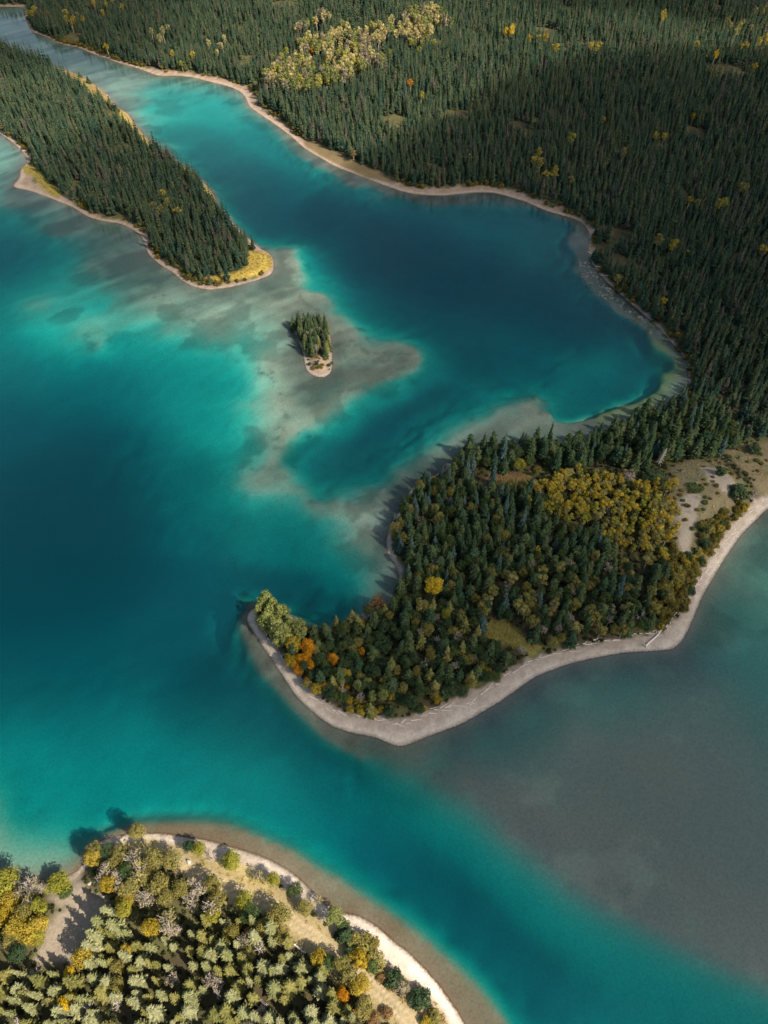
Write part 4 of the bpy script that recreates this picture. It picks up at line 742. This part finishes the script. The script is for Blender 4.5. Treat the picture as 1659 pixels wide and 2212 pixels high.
# golden aspens scattered in the far forest
for (c, x, y, r, n, leaf, h, lab) in [('j',540,200,45,7,'farlit',11,'pale gold aspen at the left end of the sunlit grove'),('j',760,220,90,16,'farlit',11,'pale gold aspen in the middle of the sunlit forest grove'),('j',600,310,80,14,'farlit',11,'gold aspen in the lower part of the sunlit forest grove'),('j',960,190,80,12,'farlit',11,'pale aspen at the right end of the sunlit forest grove'),('j',450,420,110,12,'lime',9,'pale green aspen below the sunlit forest grove'),('j',1040,260,90,8,'lime',9,'yellow-green aspen right below the sunlit grove'),
 ('j',200,340,80,6,'lime',9,'pale green aspen left of the sunlit grove'),('i',1300,270,90,6,'farlit',10,'gold aspen above the far bay of the lake'),('i',960,190,90,6,'farlit',10,'dull gold aspen in the far forest'),('i',430,110,70,9,'gold',10,'orange-gold aspen above the far channel'),('i',620,30,120,9,'gold',10,'gold aspen at the top picture edge'),('i',190,80,35,4,'gold',9,'gold aspen at the mouth of the far channel'),('i',280,80,40,3,'brown',9,'russet aspen at the mouth of the far channel'),
 ('i',1140,330,30,2,'gold',9,'golden aspen at the tree line of the far bay'),('i',1030,320,20,1,'gold',9,'small golden aspen at the far tree line'),('i',640,290,12,1,'gold',8,'tiny golden aspen on the far channel bank'),('i',1060,400,50,4,'lime',8,'yellow-green aspen at the water edge of the far bay'),
 ('k',110,190,35,6,'yellow',11,'bright golden aspen of the brightest small clump in the forest'),('k',215,240,25,2,'gold',9,'golden aspen right of the brightest clump'),('k',310,230,35,3,'gold',9,'golden aspen in the trio right of the brightest clump'),('k',385,285,30,3,'gold',9,'golden aspen in the clump under the trio'),('k',620,290,36,4,'gold',10,'golden aspen of the clump alone in dark forest'),('k',1015,105,18,1,'gold',13,'tall slim golden aspen with long bare trunk'),('k',1470,160,90,9,'olive',10,'olive aspen of the long band in the far right forest'),('k',1620,60,60,6,'olive',10,'olive aspen in the top right corner'),
 ('k',1630,250,40,4,'gold',10,'golden aspen at the right picture edge'),('k',1520,275,25,3,'gold',8,'small golden aspen above the scrubby opening'),('k',1335,325,18,1,'yellow',10,'single bright golden aspen left of the scrubby opening'),('k',1220,275,16,1,'gold',9,'slim golden aspen in the far right forest'),('k',1560,415,16,1,'gold',10,'golden aspen inside the scrubby opening'),('k',1340,430,60,5,'olive',7,'olive aspen in the scrubby opening of the right forest'),('k',480,825,20,1,'lime',12,'slim yellow-green aspen with a white trunk in the dark forest'),('k',275,915,16,1,'gold',9,'small golden aspen upper of the group behind the far beach'),
 ('k',285,980,32,3,'gold',9,'golden aspen with pale trunk behind the far beach'),('k',360,1050,40,4,'gold',9,'dull golden aspen lowest of the group behind the far beach'),('k',465,1085,22,1,'olive',8,'olive aspen right of the golden group'),('k',660,715,18,1,'gold',8,'tiny golden aspen in the middle of the dark forest'),('k',775,930,25,2,'olive',11,'olive aspen in the dark right forest'),('k',1020,825,40,3,'gold',8,'rusty gold aspen in the dark right forest'),('k',1205,690,20,1,'gold',8,'small gold aspen in the dark right forest'),
 ('k',1525,1120,35,3,'olive',10,'olive aspen in the right forest above the bright pair'),('k',1385,1225,40,4,'lime',9,'yellow-green aspen of the brightest clump above the lagoon'),('k',1225,1225,25,2,'olive',8,'olive aspen left of the bright clump above the lagoon'),('k',1185,1200,12,1,'gold',8,'tiny gold aspen left of the bright clump'),('h',990,335,22,2,'olive',9,'olive aspen above the lagoon curve'),('h',1085,370,18,1,'gold',9,'gold aspen above the lagoon curve'),('h',1185,405,14,1,'gold',7,'small gold aspen deep in the lagoon forest'),('h',755,560,28,2,'olive',7,'olive aspen at the lagoon shore'),
 ('h',895,690,25,2,'olive',7,'olive aspen on the lagoon bank'),('h',1030,700,15,1,'gold',6,'small golden aspen on the lagoon bank'),('h',1620,395,18,1,'gold',8,'golden aspen at the right picture edge above the lagoon'),('j',985,490,16,1,'orange',10,'slim orange aspen in the middle forest'),('j',1045,580,16,1,'lime',9,'small yellow-green aspen in the middle forest'),('j',1335,940,16,2,'gold',8,'golden aspen near the far beach'),('j',395,310,20,2,'orange',10,'orange aspen left of the sunlit grove'),('j',1110,1050,16,1,'lime',6,'yellow-green aspen by the far beach'),('j',640,915,16,1,'brown',6,'russet aspen on the far beach bank'),('j',490,820,30,2,'brown',6,'russet aspen above the golden grass of the far shore'),
 ('i',960,1240,60,6,'olive',8,'olive aspen in the golden patch of the long island'),('i',975,1165,14,1,'gold',8,'small golden aspen of the long island'),('i',1050,1275,30,2,'gold',8,'golden aspen of the long island')]:
    hh = h; n = max(1, round(n * .72))
    px, py = V(c, x, y); dd = 1.0
    for k in range(n):
        a = k*2.4 + .7; q = r * math.sqrt((k + .3) / n)
        X, Y, Dm = crown_at(c, x + cos(a)*q, y + sin(a)*q*.55, 20, hh)
        if sdf(X, Y) < 1.0: continue
        plant('aspen', leaf, X, Y, hh*U(.85, 1.1), U(.85, 1.2), lab, lab + 's' if n > 1 else None)

# ------------------------------------------------------------------ the forest beyond: too many to count, one mass for each kind
def far_proto(n, maker):
    c = bpy.data.collections.new('forest_sources_' + str(n)); return c
def forest(name, label, cat, protos, pts, sc, kind='stuff'):
    me = bpy.data.meshes.new(name); me.from_pydata([tuple(p) for p in pts], [], [])
    n = len(pts); a = me.attributes.new('sc', 'FLOAT_VECTOR', 'POINT'); a.data.foreach_set('vector', np.asarray(sc, np.float32).ravel())
    b = me.attributes.new('rot', 'FLOAT_VECTOR', 'POINT'); b.data.foreach_set('vector', np.stack([rng.normal(0, .03, n), rng.normal(0, .03, n), rng.random(n)*6.28], 1).astype(np.float32).ravel())
    v = me.attributes.new('variant', 'INT', 'POINT'); v.data.foreach_set('value', rng.integers(0, len(protos), n).astype(np.int32))
    o = bpy.data.objects.new(name, me); COL.objects.link(o); o['kind'] = kind; o['label'] = label; o['category'] = cat
    col = bpy.data.collections.new(name + '_sources')
    for i, p in enumerate(protos):
        s = bpy.data.objects.new('%s_source_%02d' % (name, i), p); col.objects.link(s)
    g = bpy.data.node_groups.new(name, 'GeometryNodeTree'); g.interface.new_socket('Geometry', in_out='INPUT', socket_type='NodeSocketGeometry'); g.interface.new_socket('Geometry', in_out='OUTPUT', socket_type='NodeSocketGeometry')
    gi = g.nodes.new('NodeGroupInput'); go = g.nodes.new('NodeGroupOutput'); ip = g.nodes.new('GeometryNodeInstanceOnPoints'); ci = g.nodes.new('GeometryNodeCollectionInfo')
    ci.inputs['Collection'].default_value = col; ci.inputs['Separate Children'].default_value = True; ci.inputs['Reset Children'].default_value = True
    def na(nm, ty): q = g.nodes.new('GeometryNodeInputNamedAttribute'); q.data_type = ty; q.inputs['Name'].default_value = nm; return q.outputs['Attribute']
    g.links.new(gi.outputs[0], ip.inputs['Points']); g.links.new(ci.outputs[0], ip.inputs['Instance']); ip.inputs['Pick Instance'].default_value = True
    g.links.new(na('variant', 'INT'), ip.inputs['Instance Index']); g.links.new(na('rot', 'FLOAT_VECTOR'), ip.inputs['Rotation']); g.links.new(na('sc', 'FLOAT_VECTOR'), ip.inputs['Scale']); g.links.new(ip.outputs[0], go.inputs[0])
    md = o.modifiers.new('trees', 'NODES'); md.node_group = g; return o
def far_conifer(lf='far'):
    mb = MB(); h = 10; conifer_crown(mb, h, U(1.35, 1.75), 12, 8, base=.14, droop=.36, fat=.42, power=U(.6, .85)); mb.tube([(0, 0, -.5), (0, 0, h*.5), (0, 0, h*.9)], [.14, .09, .02], 4, 1); return mb.mesh('forest_conifer', [LM[lf], m_bark])
def far_shrub():
    tr, cr = broadleaf_parts(10, 5, 8, 34, 1.1, base=.05); return cr.mesh('forest_shrub', [LM['scrub']])
def lattice(x0, x1, y0, y1, sp):
    ys = np.arange(y0, y1, sp*.866); xs = np.arange(x0, x1, sp); X, Y = np.meshgrid(xs, ys); X = X + (np.arange(len(ys)) % 2)[:, None]*sp*.5
    X = X + rng.uniform(-.38, .38, X.shape)*sp; Y = Y + rng.uniform(-.38, .38, Y.shape)*sp; return X.ravel(), Y.ravel()
X, Y = lattice(-520, 520, 130, 860, 2.85)
S_ = sdf(X, Y); B_ = bil(BWc, cxs, cys, X, Y); ok = S_ > B_ + .6
X, Y, S_ = X[ok], Y[ok], S_[ok]; Z = height(X, Y, S_); PX, PY = project(X, Y, Z)
ok = (PX > -130) & (PX < VW + 130) & (PY > -60) & (PY < 1060)
ok &= ~inside(isleW, X, Y)
for pl in (NORTH, WEST, GROVE, MIDS, BULGE, SCRUB):
    ok &= ~inside(wl(pl), X, Y)
for k_, c in CLW.items(): ok &= ~inside(c, X, Y)
pen = wl([(860,1000),(1000,960),(1260,950),(1330,925),(1470,875),(1540,900),(1600,962),(1700,950),(1800,1000),(1700,1300),(900,1700),(500,1500),(500,1290),(800,1290)])
ok &= ~inside(pen, X, Y)
ok &= (fbm(X, Y, 22, 8.8, 3) > .27) & (rng.random(len(X)) > .10)                                  # small openings
for (px, py, rx_, ry_) in [(1560,150,48,9),(1590,165,50,8),(1120,275,20,14),(1140,290,22,10),(1290,95,30,6)]:
    ok &= ~((((PX - px)/rx_)**2 + ((PY - py)/ry_)**2) < 1)
X, Y, Z = X[ok], Y[ok], Z[ok]; n = len(X)
if PLACED:
    pa = np.array([p for p in PLACED if p[1] > 150]); kill = np.zeros(n, bool)
    for a, b, c in pa: kill |= (X - a)**2 + (Y - b)**2 < 1.7**2
    X, Y, Z = X[~kill], Y[~kill], Z[~kill]; n = len(X)
hs = (0.60 + .70*rng.random(n)**1.3) * (0.70 + .75*fbm(X, Y, 22, 3.3, 3)); ws = .75 + .6*rng.random(n)
hs = np.where(rng.random(n) < .08, hs*.55, hs)
sys_n = n
forest('conifer_forest', 'dense dark conifer forest covering the far shore and the long island', 'forest', [far_conifer() for _ in range(8)] + [far_conifer('fardry')] + [far_conifer() for _ in range(7)], np.stack([X, Y, Z - .1], 1), np.stack([ws*.95, ws*.95, hs*.90], 1))
# more aspens than one could count in the sunlit stand
AST = wl([(640,95),(700,80),(790,85),(900,70),(985,85),(960,128),(880,145),(800,190),(700,225),(590,232),(560,215),(600,180),(650,150)])
X, Y = lattice(AST[:, 0].min(), AST[:, 0].max(), AST[:, 1].min(), AST[:, 1].max(), 3.6); ok = inside(AST, X, Y) & (sdf(X, Y) > 6) & (fbm(X, Y, 13, 21.0, 3) > .55); X, Y = X[ok], Y[ok]
for a, b, c in [q for q in PLACED if q[1] > 330]:
    m_ = (X - a)**2 + (Y - b)**2 > 2.2**2; X, Y = X[m_], Y[m_]
Z = height(X, Y); n = len(X); q = .85 + .5*rng.random(n)
def far_aspen(lf):
    tr, cr = broadleaf_parts(10, U(1.6, 2.0), 9, 60, .27, base=.40); b = len(cr.v); cr.v += tr.v; cr.t += tr.t; cr.f += [tuple(i + b for i in f) for f in tr.f]; cr.m += [1]*len(tr.f); return cr.mesh('stand_aspen', [LM[lf], m_pale])
forest('aspen_stand', 'dense stand of pale gold and green aspens in the sunlit patch of the far forest', 'trees', [far_aspen(l) for l in ('farlit', 'farlit', 'lime', 'pale', 'pale', 'greyleaf')], np.stack([X, Y, Z - .1], 1), np.stack([q, q, q*1.05], 1))
# willow scrub along the far tree lines
X, Y = lattice(-300, 330, 150, 640, 1.9); S_ = sdf(X, Y); B_ = bil(BWc, cxs, cys, X, Y); ok = (S_ > B_ - .5) & (S_ < B_ + 2.8) & (rng.random(len(X)) < .55*sstep(.35, .6, fbm(X, Y, 18, 2.7, 2)) + .1)
X, Y, S_ = X[ok], Y[ok], S_[ok]; Z = height(X, Y, S_); PX, PY = project(X, Y, Z); ok = (PX > -60) & (PX < VW + 60) & (PY > -30) & (PY < 900) & ~inside(pen, X, Y) & ~inside(isleW, X, Y)
for k_, c in CLW.items(): ok &= ~inside(c, X, Y)
X, Y, Z = X[ok], Y[ok], Z[ok]; n = len(X); q = .14 + .16*rng.random(n)
print('scrub', n)
forest('willow_scrub', 'low olive and golden scrub along the far tree lines', 'scrub', [far_shrub() for _ in range(4)], np.stack([X, Y, Z - .1], 1), np.stack([q, q, q*.9], 1))
# low undergrowth under the individual woods, and dry grass on the open ground
def tuft():
    mb = MB()
    for i in range(9):
        a = U(0, 6.28); l = U(.25, .5); w = .05; d = (cos(a), sin(a)); o_ = (U(-.25, .25), U(-.25, .25))
        mb.tri(((o_[0]-d[1]*w, o_[1]+d[0]*w, 0), (o_[0]+d[1]*w, o_[1]-d[0]*w, 0), (o_[0]+d[0]*l*.7, o_[1]+d[1]*l*.7, l)), random.random())
    return mb
m_gold = leaf_mat('dry_grass', (.31,.235,.055), (.39,.29,.085), .3, .7); m_under = leaf_mat('undergrowth_leaves', (.032,.042,.018), (.070,.068,.028), .2, .9)
xs_, ys_ = [], []
for k_ in ('meadow','spitgrass','bankgold','bankgold2','headgrass','lowgrass','redgrass','bankgrass','hill','hill2','headlow'):
    c = CLW[k_]; A_ = np.ptp(c[:, 0]) * np.ptp(c[:, 1]); m_ = int(A_ * (1.6 if k_ not in ('hill', 'hill2', 'headgrass') else .5)); xx = rng.uniform(c[:, 0].min(), c[:, 0].max(), m_); yy = rng.uniform(c[:, 1].min(), c[:, 1].max(), m_)
    o_ = inside(c, xx, yy) & (sdf(xx, yy) > 1.0) & (seg_dist(TRACK, xx, yy) > 1.5)
    for g_ in GRAVEL: o_ &= ~inside(g_, xx, yy)
    xs_.append(xx[o_]); ys_.append(yy[o_])
X = np.concatenate(xs_); Y = np.concatenate(ys_); Z = height(X, Y); n = len(X); q = .6 + .8*rng.random(n); print('tufts', n)
forest('dry_grass', 'short golden dry grass on the clearings and banks', 'grass', [tuft().mesh('grass_tuft', [m_gold]) for _ in range(4)], np.stack([X, Y, Z - .02], 1), np.stack([q*1.3, q*1.3, q*.8], 1))
X, Y = lattice(-120, 130, -5, 190, 1.6); S_ = sdf(X, Y); B_ = bil(BWc, cxs, cys, X, Y); ok = (S_ > B_ + .3); X, Y, S_ = X[ok], Y[ok], S_[ok]; ok = inside(pen, X, Y) | (Y < 70)
for k_, c in CLW.items(): ok &= ~inside(c, X, Y)
ok &= seg_dist(TRACK, X, Y) > 2.2; ok &= rng.random(len(X)) < .7
X, Y, S_ = X[ok], Y[ok], S_[ok]; Z = height(X, Y, S_); n = len(X); q = .07 + .09*rng.random(n); print('undergrowth', n)
us = [broadleaf_parts(10, 5, 7, 30, 1.0, base=.05)[1].mesh('undergrowth_bush', [m_under]) for _ in range(4)]
forest('undergrowth', 'low brown-green undergrowth between the trees of the peninsula and near headland', 'undergrowth', us, np.stack([X, Y, Z - .05], 1), np.stack([q, q, q*.75], 1))

# ------------------------------------------------------------------ driftwood, boulders, dead trees, picnic tables
def thing(name, me, loc, rot, label, cat, group=None):
    o = bpy.data.objects.new(name, me); COL.objects.link(o); o.location = loc; o.rotation_euler = rot; o['label'] = label; o['category'] = cat
    if group: o['group'] = group
    return o
def log_mesh(l, r, stubs=3, root=False):
    mb = MB(); n = 6; pth = [(l*i/n, U(-.02, .02)*l, U(-.005, .005)*l) for i in range(n+1)]
    mb.tube(pth, [r*(1 - .6*i/n) for i in range(n+1)], 7)
    for _ in range(stubs):
        x = U(.3, .9)*l; a = U(0, 6.28); mb.tube([(x, 0, 0), (x + .15*l*U(.3, 1), cos(a)*.12*l, abs(sin(a))*.08*l)], [r*.35, r*.12], 4)
    if root:
        for i in range(7):
            a = i*.9; mb.tube([(.1, 0, 0), (-.15, cos(a)*r*2.0, sin(a)*r*2.0), (-.3, cos(a)*r*3.4, sin(a)*r*3.0)], [r*.5, r*.3, r*.1], 4)
    return mb.mesh('log', [m_drift])
def lay(c, x0, y0, x1, y1, r, label, group=None, name='driftwood_log', stubs=3, root=False, mtl=None):
    a = at(*V(c, x0, y0)); b = at(*V(c, x1, y1)); l = math.hypot(b[0]-a[0], b[1]-a[1]); me = log_mesh(l, r, stubs, root)
    if mtl: me.materials[0] = mtl
    pitch = -math.atan2(b[2] - a[2], l)
    return thing(name, me, (a[0], a[1], a[2] + r*.8), (0, pitch, math.atan2(b[1]-a[1], b[0]-a[0])), label, 'log', group)
lay('g', 1290, 468, 1432, 330, .30, 'long white log with its root end towards the water on the curved beach', name='fallen_log', root=True, stubs=4)
lay('h', 575, 405, 645, 440, .16, 'pale log lying out over the lagoon shore, upper one'); lay('h', 625, 492, 690, 505, .16, 'pale log lying across the lagoon shore, second from above'); lay('h', 655, 545, 725, 552, .15, 'pale log at the lagoon shore below the two others'); lay('h', 805, 692, 835, 682, .14, 'short pale log at the lagoon shore by the bushes')
lay('b', 400, 770, 490, 835, .22, 'white fallen dead tree lying in the near wood', name='fallen_log', stubs=9); lay('b', 850, 735, 900, 785, .10, 'thin pale stick on the near beach'); lay('e', 1310, 330, 1360, 365, .2, 'grey log at the wood edge above the bare hill')
lay('d', 740, 395, 775, 360, .12, 'pale stick in the shallows at the north-west shore'); lay('i', 640, 570, 660, 590, .2, 'pale log on the long island point in the channel')
DW = 'driftwood along the top of the curved beach'
for (c, line, n) in [('g', [(0,850),(120,835),(230,820),(300,760),(380,705),(450,650),(530,600),(620,550),(720,520),(800,500),(880,470),(980,440),(1080,425),(1200,405),(1280,400),(1350,385),(1420,350),(1480,270),(1540,170),(1590,120),(1640,60)], 74), ('c', [(380,830),(460,900),(520,980),(600,1040),(720,1090),(850,1130),(1000,1150),(1100,1175),(1230,1205),(1350,1180),(1460,1110),(1600,1060)], 34), ('e', [(1040,1390),(1100,1330),(1180,1190),(1340,960),(1400,880),(1470,780),(1560,710),(1640,650)], 26), ('c', [(90,385),(160,450),(220,540),(300,650),(330,720)], 8)]:
    q = np.array([V(c, *p) for p in line]); q = resample(q, 1.0); px1 = len(q)
    for k in range(n):
        p = q[int((k + U(0, 1)) / n * (px1 - 2))]; p2 = q[min(px1 - 1, int((k + 1) / n * (px1 - 2)) + 6)]; ang = math.atan2(-(p2[1]-p[1]), p2[0]-p[0]) + U(-.5, .5); l = U(.9, 3.2); r = U(.06, .14)
        X, Y, Z = at(p[0] + U(-3, 3), p[1] + U(-4, 4))
        if sdf(X, Y) < .8: continue
        wh = 'along the right-hand beach' if p[0] > 1480 else ('along the curved beach near the long white log' if p[0] > 1240 else ('at the top of the long beach' if p[0] > 930 else ('at the top of the widest beach' if p[0] > 640 else 'on the narrow beach of the peninsula tip')))
        thing('driftwood_log', log_mesh(l, r, 2), (X, Y, Z + r*.7), (0, U(-.03, .03), ang), 'bleached driftwood stick ' + wh, 'log', 'bleached driftwood ' + wh)
m_stone = plain_mat('grey_stone', (.40,.36,.31), .35, .9, 3.0); m_white = plain_mat('white_stone', (.80,.78,.74), .1)
def stone_mesh(r, n=7, flat=.65):
    vs, fs = [], []; sd_ = U(0, 50)
    for j in range(n):
        th = pi*j/(n-1)
        for i in range(9):
            ph = 2*pi*i/9; k = r*(1 + .18*sin(2*ph + sd_)*sin(th) + .12*cos(3*ph - sd_*2)*sin(th) + U(-.07, .07)); vs.append((sin(th)*cos(ph)*k, sin(th)*sin(ph)*k, cos(th)*k*flat))
    for j in range(n-1):
        for i in range(9): fs.append((j*9+i, (j+1)*9+i, (j+1)*9+(i+1) % 9, j*9+(i+1) % 9))
    me = bpy.data.meshes.new('stone'); me.from_pydata(vs, [], fs); me.materials.append(m_stone); return me
for (c, x, y, r, lab) in [('a',1275,428,.55,'grey boulder standing alone in the dry grass by the near beach'),('a',605,575,.42,'grey stone at the cove edge, left of three'),('a',640,572,.35,'grey stone at the cove edge, middle of three'),('a',672,560,.5,'grey stone at the cove edge under the thicket'),('a',700,660,.35,'pale upright stone at the clearing edge'),('a',712,765,.45,'pale boulder beside the gravel clearing'),('a',745,745,.6,'tan boulder beside the gravel clearing'),('a',300,830,.4,'grey stone between golden clump and gravel clearing')]:
    X, Y, Z = at(*V(c, x, y)); thing('boulder', stone_mesh(r), (X, Y, Z + r*.3), (0, 0, U(0, 6)), lab, 'boulder')
X, Y, Z = at(*V('a', 418, 664)); w_ = stone_mesh(.28, 6, .6); w_.materials[0] = m_white; thing('white_stone', w_, (X, Y, Z + .12), (0, 0, .4), 'small white stone at the foot of the round yellow-green tree', 'stone')
# stones of the lagoon shelf, under water: pieces of the lake bed
sm = [stone_mesh(U(.35, .6), 5, .5) for _ in range(5)]; m_wet = plain_mat('algae_covered_stone', (.17,.165,.13), .35)
for q in sm: q.materials[0] = m_wet
band = wl([(1240,560),(1262,555),(1300,605),(1350,655),(1395,692),(1410,725),(1385,722),(1345,690),(1300,655),(1262,615)]); cnt = 0
while cnt < 170:
    x, y = U(band[:, 0].min(), band[:, 0].max()), U(band[:, 1].min(), band[:, 1].max())
    if not inside(band, np.array([x]), np.array([y]))[0] or sdf(x, y) > -.6: continue
    o = bpy.data.objects.new('stone', random.choice(sm)); COL.objects.link(o); o.parent = ground_ob; k = U(.6, 1.5); o.scale = (k, k*U(.8, 1.2), k); o.location = (x, y, hz(x, y) + .05); o.rotation_euler[2] = U(0, 6); cnt += 1
# dead spruce snag on the hill
def snag(c, x, y, h, lab):
    X, Y, D = crown_at(c, x, y, 60, h); o = bpy.data.objects.new('dead_spruce', None); COL.objects.link(o); o.location = (X, Y, hz(X, Y) - .1); o.rotation_euler = (.05, .06, 0); o['label'] = lab; o['category'] = 'dead tree'
    tr = MB(); tr.tube([(0, 0, -.2), (.05, 0, h*.5), (.1, .05, h)], [.2, .14, .03], 7); br = MB()
    for k in range(64):
        z = h*(.16 + .8*k/64); a = k*2.4; l = 1.75*(1 - .75*k/64)*U(.6, 1.1); br.tube([(0, 0, z), (cos(a)*l*.6, sin(a)*l*.6, z - .02), (cos(a)*l, sin(a)*l, z - .30*l)], [.05, .035, .015], 4)
    for nm, b in (('trunk', tr), ('branches', br)):
        p = bpy.data.objects.new(nm, b.mesh(nm, [plain_mat('pinkish_dead_wood', (.52,.42,.37))])); COL.objects.link(p); p.parent = o
snag('e', 845, 300, 8.5, 'pale dead spruce standing with bare branches at the top of the hill')
# picnic tables
m_plank = plain_mat('orange_stained_planks', (.52,.20,.045), .2)
def box(mb, x0, x1, y0, y1, z0, z1):
    v = [(x, y, z) for z in (z0, z1) for y in (y0, y1) for x in (x0, x1)]; b = len(mb.v); mb.v += v; mb.t += [.5]*8
    for f in ((0,2,3,1),(4,5,7,6),(0,1,5,4),(2,6,7,3),(0,4,6,2),(1,3,7,5)): mb.f.append(tuple(b+i for i in f)); mb.m.append(0)
def picnic(c, x, y, rz, lab):
    X, Y, Z = at(*V(c, x, y)); o = bpy.data.objects.new('picnic_table', None); COL.objects.link(o); o.location = (X, Y, Z); o.rotation_euler[2] = rz; o['label'] = lab; o['category'] = 'table'
    def part(nm, fn):
        mb = MB(); fn(mb); p = bpy.data.objects.new(nm, mb.mesh(nm, [m_plank])); COL.objects.link(p); p.parent = o
    for i in range(5): part('plank', lambda m, i=i: box(m, -1.0, 1.0, -.39 + i*.16, -.25 + i*.16, .72, .765))
    for s in (-1, 1):
        for i in range(2): part('bench_plank', lambda m, s=s, i=i: box(m, -1.0, 1.0, s*.72 - .14 + i*.15, s*.72 - .01 + i*.15, .42, .46))
        for e in (-1, 1): part('leg', lambda m, s=s, e=e: m.tube([(e*.7, s*.60, 0), (e*.7, s*.22, .72)], [.055, .055], 4))
    for e in (-1, 1): part('crossbeam', lambda m, e=e: box(m, e*.74, e*.79, -.86, .86, .34, .42))
picnic('b', 188, 716, .5, 'orange wooden picnic table in a gap of the near wood'); picnic('b', 748, 1158, .6, 'orange wooden picnic table near the dirt track at the bottom of the picture')
import sys; sys.stderr.write('COUNTS %s %d\n' % (COUNT, len(bpy.data.objects)))
